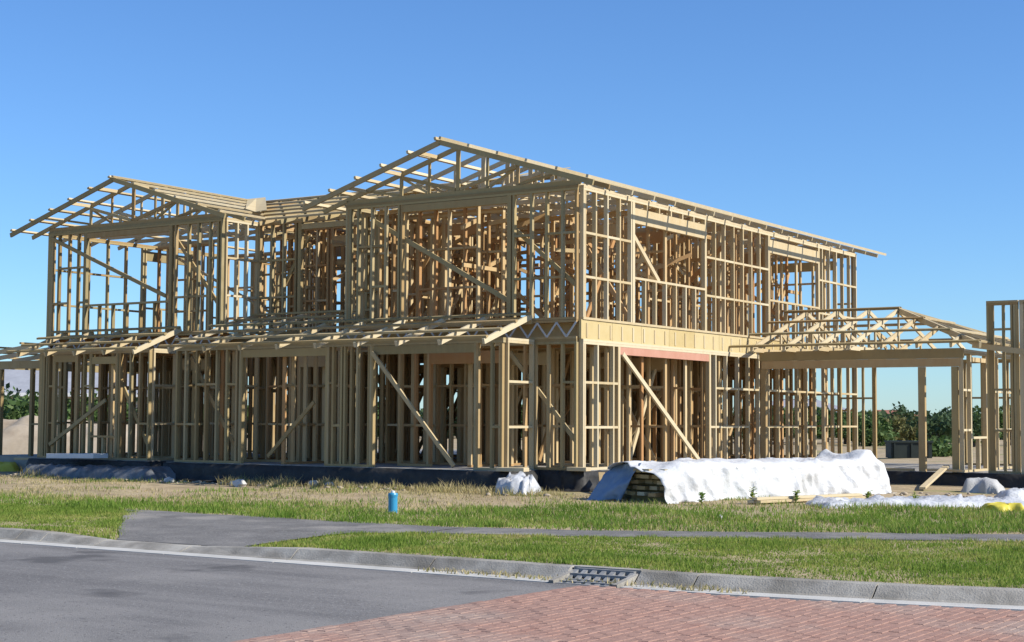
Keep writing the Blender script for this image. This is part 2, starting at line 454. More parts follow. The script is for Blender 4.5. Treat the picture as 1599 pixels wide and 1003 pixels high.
f = [(8, 9, 10, 11)] + [(j, (j + 1) % 4, 4 + (j + 1) % 4, 4 + j) for j in range(4)] + [(4 + j, 4 + (j + 1) % 4, 8 + (j + 1) % 4, 8 + j) for j in range(4)]
me_b.from_pydata(v, [], f); me_b.materials.append(M['brick'])
def road_z(x, y):
    t = (float(kerb_y(min(x, 14))) - .40 - y) / 9.5
    return float(np.interp(t, [0, .25, .5, 1], [-.568, -.560, -.552, -.60])) + .012
spots = []
row = 0
x = 7.41
while x < 14.5:                                     # courses run away from the kerb, bonded by half a brick
    off = (row % 2) * .0865
    y = -12.32 + off + .04 * max(0, x - 7.5) ** 2
    while y > -19:
        spots.append((x, y)); y -= .173
    x += .0865; row += 1
spots = [s for s in spots if in_view(np.array(s[0]), np.array(s[1]), 1.12) and s[1] < float(kerb_y(min(s[0], 14))) - .54]
def brick_key(s):
    d = (s[0] - CAM.x) * -math.sin(YAW) + (s[1] - CAM.y) * math.cos(YAW)
    return d if (d > 10.2 and in_view(np.array(s[0]), np.array(s[1]), 1.0)) else d + 100
spots.sort(key=brick_key)
rest_v, rest_f = [], []
for k, (x, y) in enumerate(spots):
    z = road_z(x, y) + random.uniform(-.003, .003)
    T = Matrix.Translation((x, y, z)) @ Matrix.Rotation(math.pi / 2 + random.uniform(-.012, .012), 4, 'Z') @ Matrix.Rotation(random.uniform(-.012, .012), 4, 'X')
    if k < 300:
        o = link('brick', me_b, pav); o.matrix_local = T
    else:
        n = len(rest_v)
        rest_v += [tuple(T @ Vector(p)) for p in v]; rest_f += [tuple(q + n for q in g) for g in f]
o = mesh_obj('far_bricks', rest_v, rest_f, 'brick', pav); o['kind'] = 'stuff'

# ------------------------------------------------------------------ the timber frame house
H = empty('timber_frame_house', (0, 0, 0))
tag(H, 'large two storey house frame of pale pine studs and roof trusses', 'house frame')
interior = Acc()
Z1, ZB, Z2, ZP = 0.0, 2.42, 2.78, 5.28         # slab, joist underside, upper floor, top plate

def wall(p0, p1, z0, z1, openings=(), spacing=.52, nog=(.8, 1.62), inside=False, mk='wood', lint=.24, lint_mk=None, extra=(), th=.09, jit=.03, nog_skip=.15, plate=True):
    """stud wall from p0 to p1; openings (s0, s1, sill height or None, head height) measured from z0"""
    p0, p1 = Vector((*p0, 0)), Vector((*p1, 0))
    d = p1 - p0; L = d.length; d.normalize()
    def P(s, z): q = p0 + d * s; return (q.x, q.y, z0 + z)
    h = z1 - z0
    pt = .045
    W = None
    if inside:
        interior.bar(P(0, h - pt / 2), P(L, h - pt / 2), th, pt)
    else:
        A = Acc(); A.bar(P(0, h - pt / 2), P(L, h - pt / 2), th, pt)
        W = A.build('wall_frame', mk, H)
    def member(kind, a, b, w, hh, upv, m=mk):
        if inside: interior.bar(a, b, w, hh, upv)
        else: bar(kind, a, b, w, hh, m, W, upv)
    doors = [o for o in openings if o[2] is None]
    cur = 0.0
    for o in sorted(doors) + [(L, L, None, 0)]:      # bottom plate breaks at doorways
        if o[0] - cur > .05: member('bottom_plate', P(cur, pt / 2), P(o[0], pt / 2), th, pt, (0, 0, 1))
        cur = o[1]
    member('top_plate', P(0, h - pt * 1.5 - .002), P(L, h - pt * 1.5 - .002), th - .004, pt, (0, 0, 1))
    lo, hi = pt, h - 2 * pt - .003
    ss = [.0225, L - .0225]
    n = max(1, int(round(L / spacing)))
    ss += [L * k / n + random.uniform(-jit, jit) for k in range(1, n)]
    ss += list(extra)
    for (a, b, sill, head) in openings:
        ss = [s for s in ss if not (a - .03 < s < b + .03)]
        ss += [a - .0225, a - .068, b + .0225, b + .068]
    ss = sorted(s for s in ss if 0 < s < L)
    keep = []
    for s in ss:
        if keep and s - keep[-1] < .044: continue
        keep.append(s)
    dv = (d.x, d.y, 0)
    for s in keep:
        member('stud', P(s, lo), P(s, hi), th - .006, .045, dv)
    for (a, b, sill, head) in openings:
        if head < hi - .05:
            member('lintel', P(a, head + lint / 2), P(b, head + lint / 2), th - .01, lint, (0, 0, 1), lint_mk or mk)
            k = max(1, int((b - a) / .5))
            if hi - (head + lint) > .1:
                for j in range(1, k): member('cripple_stud', P(a + (b - a) * j / k, head + lint), P(a + (b - a) * j / k, hi), th - .006, .045, dv)
        if sill:
            member('sill_plate', P(a, sill), P(b, sill), th - .004, .045, (0, 0, 1))
            k = max(2, int((b - a) / .42))
            for j in range(1, k): member('cripple_stud', P(a + (b - a) * j / k, lo), P(a + (b - a) * j / k, sill - .023), th - .006, .045, dv)
    for zn in nog:                                   # short blocks between neighbouring studs
        for s, t in zip(keep[:-1], keep[1:]):
            if t - s < .12: continue
            if any(a - .03 < (s + t) / 2 < b + .03 and (sill or 0) < zn + .03 < head + .3 for a, b, sill, head in openings): continue
            if any(a - .03 < (s + t) / 2 < b + .03 for a, b, sill, head in openings): continue
            if random.random() < nog_skip: continue
            member('noggin', P(s + .024, zn), P(t - .024, zn), th - .008, .045, (0, 0, 1))
    return W

def brace(a, b, w=.045, h=.09, mk='wood_pale_lit', upv=(0, 0, 1)):
    return bar('brace', a, b, w, h, mk, H, upv)

# ---- concrete slab with turned edges
a = Acc()
a.box(-14.72, .06, .0, 14.0, -.34, -.002); a.box(-9.45, -.90, -1.12, -.002, -.34, -.002); a.box(-13.97, -10.2, -.92, -.002, -.34, -.002)
a.box(.062, 5.05, 6.9, 12.75, -.36, -.10); a.box(5.052, 7.6, 6.9, 12.7, -.36, -.10); a.box(-17.2, -14.722, .3, 7.2, -.34, -.02)
a.build('concrete_slab', 'concrete', H)

# ---- upper storey outer walls
UH = dict(z0=Z2, z1=ZP, nog=(.80, 1.62))
# right side, facing the sun
wall((0, .05), (0, 14.0), openings=[(1.98, 5.06, .92, 2.0), (8.45, 11.35, .92, 2.02)], lint=.30, mk='wood_pale_lit', spacing=.46, nog_skip=0, extra=(.03, .075), **UH)
brace((-.03, 1.95, 4.65), (-.03, 3.15, 3.72))
# front of the big gable
wall((-5.55, 0), (-.05, 0), openings=[(1.45, 3.95, None, 2.26)], lint=.14, spacing=.34, extra=(.07, .115), nog_skip=.35, **UH)
brace((-4.9, .07, 4.93), (-1.55, .07, 3.15), .04, .09, 'wood')
# front of the left gable
wall((-14.6, 0), (-9.0, 0), openings=[(1.32, 4.0, .72, 2.28)], lint=.12, spacing=.36, extra=(.07, .115, .16, 5.48), nog_skip=.3, **UH)
brace((-14.45, -.07, 5.12), (-10.65, -.07, 3.62), .04, .085, 'wood')
# recess between the gables
wall((-9.0, .06), (-9.0, 1.1), spacing=.36, nog_skip=0, mk='wood_pale_lit', **UH)
wall((-8.95, 1.1), (-5.6, 1.1), openings=[(1.25, 3.0, None, 2.26)], lint=.12, spacing=.36, **UH)
wall((-5.55, .06), (-5.55, 1.05), spacing=.45, nog_skip=.2, **UH)
# left end and rear
wall((-14.6, .06), (-14.6, 7.0), openings=[(3.0, 4.6, .9, 2.1)], spacing=.6, **UH)
wall((-14.55, 7.0), (-5.6, 7.0), Z2, ZP, openings=[(.9, 3.5, .9, 2.1), (5.2, 7.2, .9, 2.1)], spacing=.62, nog=(.8,))
wall((-5.55, 7.06), (-5.55, 14.0), Z2, ZP, openings=[(1.2, 3.0, .9, 2.1)], spacing=.62, nog=(.8,))
wall((-5.5, 14.0), (-.05, 14.0), Z2, ZP, openings=[(.7, 2.3, .9, 2.1), (3.2, 4.9, .9, 2.1)], spacing=.62, nog=(1.2,))

# ---- lower storey outer walls
GH = dict(z0=Z1, z1=ZB, nog=(.79, 1.62))
wall((0, .05), (0, 14.0), openings=[(1.40, 5.25, None, 2.18)], lint=.145, lint_mk='pink', mk='wood_pale_lit', spacing=.55, extra=(.03, .075), nog_skip=.1, **GH)
brace((.03, 1.55, 2.20), (.03, 4.85, .08), .045, .09)
wall((-.98, 0), (-.05, 0), spacing=.36, nog_skip=.5, **GH)
# enclosed porch in front of the big gable and the recess
wall((-9.3, -1.0), (-1.0, -1.0), openings=[(1.9, 4.1, None, 2.16), (5.3, 7.65, None, 2.16)], lint=.16, spacing=.29, extra=(4.20, 4.30, 4.5, 4.6, 4.75, 8.255), nog_skip=.55, **GH)
wall((-1.0, -.95), (-1.0, -.06), spacing=.9, nog_skip=0, mk='wood_pale_lit', **GH)
brace((-4.0, -1.09, 2.2), (-2.05, -1.09, .06), .045, .075)
brace((-1.55, .075, 4.6), (-.1, .075, 3.4), .04, .08, 'wood')
brace((-10.5, .08, 4.9), (-9.1, .08, 3.3), .04, .08, 'wood')
brace((-8.85, 1.2, 3.0), (-7.6, 1.2, 4.9), .04, .08, 'wood')
brace((-9.0, -.9, 2.2), (-7.6, -.9, .2), .04, .08, 'wood')
brace((-11.6, -.72, 2.2), (-10.4, -.72, .3), .04, .08, 'wood')
brace((-1.6, .09, 2.2), (-.1, .09, .5), .04, .08, 'wood')
brace((-6.8, -.90, .15), (-5.6, -.90, 1.25), .04, .075, 'wood')
# left porch
wall((-13.85, -.8), (-10.3, -.8), openings=[(.55, 1.2, None, 2.16), (1.75, 2.5, .5, 2.1)], lint=.16, spacing=.30, extra=(.07, .115, .16, .25), nog_skip=.5, **GH)
wall((-10.3, -.75), (-10.3, -.06), spacing=.7, nog_skip=0, mk='wood_pale_lit', **GH)
wall((-13.85, -.75), (-13.85, -.06), spacing=.4, **GH)
wall((-14.6, 0), (-13.9, 0), spacing=.2, **GH)
brace((-13.4, -.88, .3), (-11.6, -.88, 1.3), .04, .08, 'wood')
wall((-10.25, 0), (-9.35, 0), spacing=.3, **GH)
wall((-9.3, -.95), (-9.3, -.06), spacing=.5, **GH)
# left end and rear
wall((-14.6, .06), (-14.6, 7.0), openings=[(1.8, 3.6, .9, 2.05)], spacing=.55, **GH)
wall((-14.55, 7.0), (-5.6, 7.0), Z1, ZB, openings=[(.8, 3.4, None, 2.05), (5.0, 7.0, .9, 2.05)], spacing=.6, nog=(1.2,))
wall((-5.55, 7.06), (-5.55, 14.0), Z1, ZB, openings=[(2.0, 4.0, .9, 2.05)], spacing=.6, nog=(1.2,))
wall((-5.5, 14.0), (-.05, 14.0), Z1, ZB, openings=[(1.2, 3.6, None, 2.05)], spacing=.6, nog=(1.2,))

# ---- rooms inside, both storeys
IN = dict(inside=True, nog=(.8, 1.6), nog_skip=.3, spacing=.42)
for z0, z1 in ((Z1, ZB), (Z2, ZP)):
    low = z0 == Z1
    wall((-5.5, 3.6), (-.1, 3.6), z0, z1, openings=[(3.4, 4.3, None, 2.0)], **IN)
    wall((-5.5, 7.0), (-.1, 7.0), z0, z1, openings=[(.8, 1.7, None, 2.0)], **IN)
    wall((-5.5, 10.4), (-.1, 10.4), z0, z1, openings=[(3.6, 4.5, None, 2.0)], **IN)
    wall((-5.55, 1.2), (-5.55, 6.9), z0, z1, openings=[(2.2, 3.1, None, 2.0)], **IN)
    wall((-2.9, 3.7), (-2.9, 13.9), z0, z1, openings=[(1.2, 2.0, None, 2.0), (5, 5.9, None, 2.0)], **IN)
    if low:
        wall((-14.5, 3.4), (-5.6, 3.4), z0, z1, openings=[(1.4, 3.6, None, 2.0), (5, 5.9, None, 2.0)], **IN)
        wall((-9.0, 0.1), (-9.0, 6.9), z0, z1, openings=[(3.8, 4.7, None, 2.0)], **IN)
        wall((-7.2, 1.1), (-5.6, 1.1), z0, z1, **IN)
        wall((-4.2, .05), (-1.2, .05), z0, z1, openings=[(.8, 2.4, None, 2.0)], **IN)
        wall((-11.6, -.7), (-11.6, 3.3), z0, z1, openings=[(1.2, 2.0, None, 2.0)], **IN)
        wall((-4.2, .1), (-4.2, 3.5), z0, z1, openings=[(1.2, 2.0, None, 2.0)], **IN)
    else:
        wall((-9.0, 1.2), (-9.0, 6.9), z0, z1, openings=[(2.4, 3.3, None, 2.0)], **IN)
        wall((-9.0, 4.2), (-5.6, 4.2), z0, z1, openings=[(.4, 1.3, None, 2.0)], **IN)
IN2 = dict(inside=True, nog=(.8, 1.6), nog_skip=.25, spacing=.34)
for x0, x1, y, lo_ in ((-5.5, -2.95, 1.9, 0), (-5.5, -.1, 5.3, 0), (-2.85, -.1, 8.6, 0), (-5.5, -.1, 12.2, 0), (-8.95, -5.6, 2.3, 0), (-8.95, -5.6, 5.6, 0),
                       (-14.5, -9.1, 1.6, 1), (-14.5, -9.1, 5.4, 1), (-14.5, -9.1, .7, 1), (-9, -5.6, 6.2, 1), (-5.4, -.1, 1.2, 1), (-5.4, -.1, 4.5, 1), (-5.4, -.1, 6.1, 1), (-5.4, -.1, 11.3, 1), (-5.4, -.1, 13.1, 1), (-5.4, -.1, 2.6, 1), (-8.9, -5.6, .3, 1), (-9.0, -.1, 9.2, 1)):
    w_ = x1 - x0; dq = random.uniform(.3, w_ - 1.2)
    wall((x0, y), (x1, y), Z1, ZB, openings=[(dq, dq + .85, None, 2.0)], **IN2)
    if not lo_: wall((x0, y), (x1, y), Z2, ZP, openings=[(dq, dq + .85, None, 2.0)], **IN2)
for x, y0, y1, lo_ in ((-1.5, 5.4, 8.5, 0), (-4.1, 5.4, 12.1, 0), (-7.3, 2.4, 6.9, 0), (-12.9, .1, 3.3, 1), (-10.4, 3.5, 6.9, 1), (-2.6, .2, 2.5, 1), (-6.4, -.9, 1.0, 1), (-8.1, -.9, 3.3, 1)):
    wall((x, y0), (x, y1), Z1, ZB, **IN2)
    if not lo_: wall((x, y0), (x, y1), Z2, ZP, **IN2)
for k in range(120):                                 # props, runners and loose ties under the ceiling
    x = random.uniform(-5.3, -.4) if k % 3 else random.uniform(-8.8, -5.7)
    y = random.uniform(.6, 13) if x > -5.4 else random.uniform(1.5, 6.5)
    z = Z2 + random.uniform(1.1, 2.3); l = random.uniform(.5, 1.3); a = random.choice((0, math.pi / 2, random.uniform(0, 3)))
    interior.bar((x, y, z), (min(-.1, x + math.cos(a) * l), min(13.8 if x > -5.4 else 6.8, y + math.sin(a) * l), z + random.choice((0, 0, .4, -.4)) * l), .045, .08)
for k in range(80):                                  # temporary props and braces
    x = random.uniform(-8.5, -.4); y = random.uniform(1.6, 12.5) if x > -5.4 else random.uniform(1.6, 6.5)
    z = Z1 + .1 if k % 2 else Z2 + .1
    a = random.choice((0, math.pi / 2)); l = random.uniform(1.0, 1.7) * random.choice((-1, 1))
    interior.bar((x, y, z), (min(-.1, x + math.cos(a) * l), min(13.8 if x > -5.4 else 6.8, y + math.sin(a) * abs(l)), z + random.uniform(1.6, 2.2)), .045, .09)
for x0, x1, y in ((-8.95, -5.6, 3.2), (-8.95, -5.6, 6.3), (-14.5, -12.6, 3.4), (-11.0, -9.1, 3.4), (-14.5, -9.1, 5.9), (-5.5, -2.95, 1.0)):
    wall((x0, y), (x1, y), Z2, ZP, **IN2)
for x, y0, y1 in ((-6.4, 2.4, 6.9), (-8.2, 2.4, 6.9), (-10.2, 3.5, 6.9)):
    wall((x, y0), (x, y1), Z2, ZP, **IN2)
interior.bar((-13.6, 3.2, 4.9), (-10.2, 3.2, 3.3), .09, .045)
interior.bar((-5.2, 3.55, 4.9), (-2.9, 3.55, 3.0), .045, .09)
interior.bar((-.3, 6.9, 4.9), (-2.4, 6.9, 3.0), .045, .09)
interior.bar((-8.8, 4.1, 4.8), (-6.2, 4.1, 2.9), .045, .09)
interior.bar((-.2, 10.3, 3.2), (-2.6, 10.3, 5.0), .045, .09)
interior.bar((-5.0, 3.5, .1), (-3.6, 3.5, 2.2), .045, .09)
o = interior.build('interior_frames', 'wood_in', H); o['kind'] = 'stuff'

# ---- upper floor: rim boards, joists, deck, open web truss in front
for k in range(12):
    y0 = .0 + k * 1.165
    bar('rim_board', (.0, y0 + .004, (ZB + Z2) / 2), (.0, y0 + 1.161, (ZB + Z2) / 2), .05, Z2 - ZB - .004, 'lvl', H)
for k in range(32):
    y = .2 + k * .445
    bar('joist_cleat', (.031, y, ZB + .03), (.031, y, Z2 - .06), .012, .045, 'wood_pale_lit', H, (0, 1, 0))
for k in range(23):
    y = .30 + k * .60
    bar('floor_joist', (-5.52, y, 2.59), (-.03, y, 2.59), .045, .30, 'wood_in', H)
for k in range(11):
    y = .30 + k * .60
    bar('floor_joist', (-14.5, y + (.02 if y < 1.1 else 0), 2.59), (-9.03 if y < 1.1 else -5.58, y, 2.59), .045, .30, 'wood_in', H)
for x0, x1, y0, y1 in ((-5.5, -2.78, .05, 7), (-2.776, -.03, .05, 7), (-5.5, -2.78, 7.004, 13.95), (-2.776, -.03, 7.004, 13.95),
                       (-14.55, -9.05, .05, 3.5), (-14.55, -9.05, 3.504, 6.95), (-9.046, -5.504, 1.12, 6.95)):
    a = Acc(); a.box(x0, x1, y0, y1, 2.745, 2.772); a.build('floor_deck', 'deck', H)
for x0, x1 in ((-5.55, -.05), (-14.6, -9.0)):
    a = Acc(); a.bar((x0, -.005, ZB + .024), (x1, -.005, ZB + .024), .09, .045); a.bar((x0, -.005, Z2 - .028), (x1, -.005, Z2 - .028), .09, .045)
    t = a.build('floor_truss', 'wood', H)
    n = int((x1 - x0) / .42); st = (x1 - x0) / n
    for k in range(n):
        xm = x0 + k * st
        bar('metal_web', (xm, -.055, Z2 - .05), (xm + st / 2, -.055, ZB + .04), .008, .035, 'steel', t)
        bar('metal_web', (xm + st / 2, -.055, ZB + .04), (xm + st, -.055, Z2 - .05), .008, .035, 'steel', t)
bar('rim_board', (-8.95, 1.1, 2.6), (-5.6, 1.1, 2.6), .05, .35, 'wood', H)
bar('rim_board', (-14.6, .06, 2.6), (-14.6, 7.0, 2.6), .05, .35, 'wood', H)

# ---- roofs
PT = math.tan(R_(17))
def truss_x(y, x0, x1, over0=.62, over1=.62, mk='wood', zt=ZP, webs=True):
    """truss across X at position y"""
    a = Acc(); a.bar((x0, 0, zt + .05), (x1, 0, zt + .05), .04, .09)
    t = a.build('roof_truss', mk, H, (0, y, 0))
    xm = (x0 + x1) / 2; half = (x1 - x0) / 2
    za = zt + .10 + half * PT
    bar('top_chord', (xm, 0, za), (x0 - over0, 0, zt + .10 - over0 * PT), .04, .09, mk, t)
    bar('top_chord', (xm, 0, za), (x1 + over1, 0, zt + .10 - over1 * PT), .04, .09, mk, t)
    if webs:
        bar('king_post', (xm, .004, zt + .10), (xm, .004, za - .05), .035, .09, mk, t, (1, 0, 0))
        for s in (-1, 1):
            xq = xm + s * half * .5
            zq = zt + .10 + half * .5 * PT
            bar('web', (xq, .004, zt + .10), (xq, .004, zq - .045), .035, .07, mk, t, (1, 0, 0))
            bar('web', (xm + s * .06, -.006, zt + .12), (xq - s * .02, -.006, zq - .06), .035, .07, mk, t)
            bar('web', (xq + s * .05, .012, zt + .12), (xm + s * half * .78, .012, zt + .05 + half * .22 * PT), .03, .05, mk, t)
            bar('web', (xm + s * half * .27, .014, zt + .12), (xq - s * .03, .014, zq - .08), .03, .05, mk, t)
            xr = xm + s * half * .25
            bar('web', (xr, .004, zt + .10), (xr, .004, zt + .06 + half * .75 * PT), .035, .05, mk, t, (1, 0, 0))
    return t
for k in range(9):
    bar('ceiling_batten', (-5.2 + k * .60, .12, ZP + .118), (-5.2 + k * .60, 13.9, ZP + .118), .07, .045, 'wood_pale_lit', H)
for k in range(17):
    truss_x(k * .874, -5.55, 0.0, mk='wood_pale_lit') if k else truss_x(0.0, -5.55, 0.0)
for k in range(5):
    truss_x(k * .9, -14.6, -9.0, mk='wood' if k == 0 else 'wood_pale_lit', over1=.62 if k < 1 else .3)
for x0, x1 in ((-5.55, 0.0), (-14.6, -9.0)):         # verge rafters carried in front of the gables
    xm, half = (x0 + x1) / 2, (x1 - x0) / 2
    za = ZP + .105 + half * PT
    for s in (-1, 1):
        bar('verge_rafter', (xm, -.62, za), (xm + s * (half + .64), -.62, ZP + .105 - .64 * PT), .045, .10, 'wood', H)
        for q in (.18, .5, .82):                     # outriggers
            bar('outrigger', (xm + s * half * q, -.60, za - half * q * PT - .005), (xm + s * half * q, -.03, za - half * q * PT - .005), .045, .07, 'wood_pale_lit', H)

def roof_pt(xm, half, q, s):                        # point on the roof plane at distance q from the ridge
    return xm + s * q, ZP + .10 + .045 + .024 + (half - q) * PT + .012
nrm = math.cos(R_(17))
QS = (.06, .72, 1.38, 2.02, 2.68, 3.33)
for s in (-1, 1):
    for q in QS:
        x, z = roof_pt(-2.775, 2.775, q, s)
        y1 = 14.75
        if s < 0 and q < 3: pass
        bar('purlin', (x, -.70, z + .012), (x, y1, z + .012), .05, .06, 'wood_pale_lit', H, (s * math.sin(R_(17)), 0, math.cos(R_(17))))
for s in (-1, 1):
    for q in QS:
        x, z = roof_pt(-11.8, 2.8, q, s)
        y1 = 4.1 if s > 0 else 7.2
        if s > 0: y1 = max(.8, 4.1 - q)
        if s < 0: y1 = 7.4
        bar('purlin', (x, -.70, z), (x, y1 if s > 0 else min(y1, 4.3 + q), z), .07, .04, 'wood_pale_lit', H, (s * math.sin(R_(17)), 0, math.cos(R_(17))))
# cross roof over the recess: ridge along X
CR_Y, CR_Z = 4.1, ZP + .10 + 2.8 * PT
bar('ridge_board', (-11.75, CR_Y, CR_Z), (-2.9, CR_Y, CR_Z), .04, .12, 'wood', H)
for k in range(9):
    x = -11.0 + k * .62
    # front rafters start at the valley or the recess eave
    yv = 1.1 - .5
    if x < -9.0: yv = CR_Y - (x + 11.8)
    if x > -5.55: yv = CR_Y - (-2.78 - x)
    if -9.0 <= x <= -5.55 or yv < CR_Y - .3:
        zz = CR_Z - (CR_Y - yv) * PT
        r = bar('rafter', (x, yv, zz), (x, CR_Y, CR_Z), .045, .09, 'wood', H)
        bar('rafter', (x, CR_Y, CR_Z), (x, 7.5, CR_Z - 3.4 * PT), .045, .09, 'wood', H)
        bar('ceiling_joist', (x + .05, max(1.1, yv), ZP + .05), (x + .05, 7.0, ZP + .05), .045, .09, 'wood', H)
        bar('strut', (x + .05, CR_Y, ZP + .09), (x + .05, CR_Y, CR_Z - .05), .045, .07, 'wood', H, (0, 1, 0))
        bar('strut', (x + .05, CR_Y, ZP + .09), (x + .05, 5.6, CR_Z - .55), .045, .07, 'wood', H, (0, 1, 0))
        if yv < 2.4: bar('strut', (x + .05, CR_Y, ZP + .09), (x + .05, 2.6, CR_Z - .52), .045, .07, 'wood', H, (0, 1, 0))
for q in (.1, .75, 1.4, 2.05, 2.7, 3.35):
    y = CR_Y - q
    z = CR_Z - q * PT + .07
    bar('purlin', (-11.8 + q * .97, y, z), (-2.78 - q * .97, y, z), .07, .045, 'wood_pale_lit', H, (0, -math.sin(R_(17)), math.cos(R_(17))))
    bar('purlin', (-11.8, CR_Y + q, z), (-5.0, CR_Y + q, z), .07, .045, 'wood_pale_lit', H, (0, math.sin(R_(17)), math.cos(R_(17))))
for k in range(16):
    x = -10.6 + k * .5
    y0 = random.uniform(1.9, 3.4); y1 = random.uniform(4.4, 6.4)
    bar('roof_strut', (x, y0, ZP + .12), (x + random.uniform(-.1, .1), random.uniform(3.5, 4.4), CR_Z - .22), .04, .07, 'wood_pale_lit', H, (0, 1, 0))
    bar('roof_strut', (x, y1, ZP + .12), (x + random.uniform(-.1, .1), CR_Y + .3, CR_Z - .20), .04, .07, 'wood_pale_lit', H, (0, 1, 0))
# plywood lining in the valleys
for (xa, xb) in ((-9.0, -11.7), (-5.55, -2.9)):
    sgn = 1 if xb < xa else -1
    lo_, hi_ = Vector((xa, 1.0, ZP + .23)), Vector((xb, 3.95, CR_Z + .14))
    w1 = Vector((sgn * .30, .28, .11))
    v = [lo_ - Vector((sgn * .30, -.0, -.09)) , lo_, lo_ + Vector((sgn * .34, .0, .02)), hi_ + Vector((sgn * .30, 0, 0)), hi_, hi_ - Vector((sgn * .30, 0, 0))]
    v = [(p.x, p.y, p.z) for p in v]
    v2 = [(x, y, z - .014) for x, y, z in v]
    f = [(0, 1, 4, 5), (1, 2, 3, 4), (6, 11, 10, 7), (7, 10, 9, 8), (0, 6, 7, 1), (1, 7, 8, 2), (2, 8, 9, 3), (3, 9, 10, 4), (4, 10, 11, 5), (5, 11, 6, 0)]
    mesh_obj('valley_board', v + v2, f, 'ply', H)

# ---- lean-to roofs over the porches
def leanto(x_list, y_top, y_tip, z_top, z_tip, xr):
    for k, x in enumerate(x_list):
        bar('rafter', (x, y_top, z_top), (x, y_tip, z_tip), .05, .10, 'wood_pale_lit' if k % 4 else 'wood_pale_lit', H)
    for q in (.06, .36, .68, .97):
        y = y_top + (y_tip - y_top) * q; z = z_top + (z_tip - z_top) * q + .075
        bar('purlin', (xr[0], y, z), (xr[1], y, z), .07, .042, 'wood', H, (0, -.3, .95))
leanto([-1.02 - .985 * k for k in range(9)], -.08, -1.66, 2.86, 2.32, (-9.2, -.97))
leanto([-10.15 - .93 * k for k in range(5)], -.08, -1.46, 2.86, 2.31, (-14.25, -10.1))
bar('ledger', (-5.5, -.085, 2.78), (-1.0, -.085, 2.78), .045, .14, 'wood', H)
for k in range(5):                                  # recess part climbs further back to the set-back wall
    x = -5.9 - .78 * k
    bar('rafter', (x, 1.02, 3.16), (x, -.06, 2.88), .045, .09, 'wood_pale_lit', H)
for y, z in ((.35, 3.05), (.9, 3.2)):
    bar('purlin', (-8.95, y, z), (-5.6, y, z), .07, .042, 'wood', H)

# ---- side lean-to on the left end
for k in range(7):
    y = -.25 + k * .8
    bar('rafter', (-14.66, y, 2.60), (-17.5, y, 2.32), .05, .10, 'wood_pale_lit', H)
for q in (.1, .4, .7, .98):
    x = -14.66 - 2.84 * q; z = 2.60 - .28 * q + .075
    bar('purlin', (x, -.5, z), (x, 5.2, z), .07, .042, 'wood', H)
bar('beam', (-14.7, .55, 2.19), (-17.1, .55, 2.19), .09, .19, 'wood', H)
bar('beam', (-16.9, .60, 2.19), (-16.9, 5.0, 2.19), .09, .19, 'wood', H)
for x, y in ((-15.75, .55), (-16.9, .55), (-16.9, 2.4), (-16.9, 4.8)):
    bar('post', (x, y, -.02), (x, y, 2.09), .09, .09, 'wood', H, (0, 1, 0))
bar('noggin', (-14.7, .55, .75), (-15.7, .55, .75), .08, .045, 'wood', H)

# ---- garage wing on the right, with a hipped roof
WZ = -.10
a = Acc(); a.bar((.45, 7.0, 2.335), (4.95, 7.0, 2.335), .09, .20); a.build('beam', 'wood', H)
bar('lintel', (.5, 7.0, 2.145), (4.9, 7.0, 2.145), .088, .17, 'wood_in', H)
for x, w in ((.54, .12), (4.08, .14), (4.77, .13)):
    bar('post', (x, 7.0, WZ), (x, 7.0, 2.055), w, .10, 'wood', H, (0, 1, 0))
wall((4.9, 6.96), (4.9, 12.6), WZ, 2.42, openings=[(.62, 1.62, .70, 2.28)], lint=.09, mk='wood_pale_lit', spacing=.6, nog=(.86, 1.68), nog_skip=0)
wall((.1, 12.6), (4.85, 12.6), WZ, 2.42, openings=[(.95, 3.1, None, 2.36)], spacing=.62, nog=(1.6,), lint=.06)
def hip_truss(x):
    a = Acc(); a.bar((0, 6.4, 2.42), (0, 12.5, 2.42), .04, .09)
    t = a.build('wing_truss', 'wood_pale_lit', H, (x, 0, .04))
    ap = 2.46 + 3.05 * PT
    bar('top_chord', (0, 9.4, ap), (0, 6.3, 2.42), .04, .09, 'wood_pale_lit', t)
    bar('top_chord', (0, 9.4, ap), (0, 12.6, 2.42), .04, .09, 'wood_pale_lit', t)
    for y0, y1, z1 in ((9.4, 9.4, ap - .05), (7.9, 7.9, 2.85), (9.4, 7.95, 2.85), (10.9, 10.9, 2.85), (9.4, 10.85, 2.85), (8.6, 7.9, 2.86)):
        bar('web', (.005, y0, 2.47), (.005, y1, z1), .035, .07, 'wood_pale_lit', t, (0, 1, 0))
for x in (.55, 1.3, 2.05, 2.75):
    hip_truss(x)
AP = 2.46 + 3.05 * PT + .04
E0 = Vector((5.5, 6.3, 2.46))
bar('hip_rafter', (2.75, 9.4, AP), E0, .045, .12, 'wood_pale_lit', H)
bar('hip_rafter', (2.75, 9.4, AP), (5.5, 12.5, 2.46), .045, .12, 'wood_pale_lit', H)
for x in (3.45, 4.2, 4.9):                          # jack rafters, front and rear
    q = (x - 2.75) / 2.75
    z = AP + (2.46 - AP) * q
    bar('jack_rafter', (x, 9.4 - 3.1 * q, z), (x, 6.3, 2.46), .04, .09, 'wood_pale_lit', H)
    bar('jack_rafter', (x, 9.4 + 3.1 * q, z), (x, 12.5, 2.46), .04, .09, 'wood_pale_lit', H)
for y in (7.1, 7.9, 8.7, 9.4, 10.2, 11.0, 11.8):     # side slope
    q = abs(y - 9.4) / 3.1
    bar('jack_rafter', (2.75 + 2.75 * q, y, AP + (2.46 - AP) * q), (5.5, y, 2.46), .04, .09, 'wood_pale_lit', H)
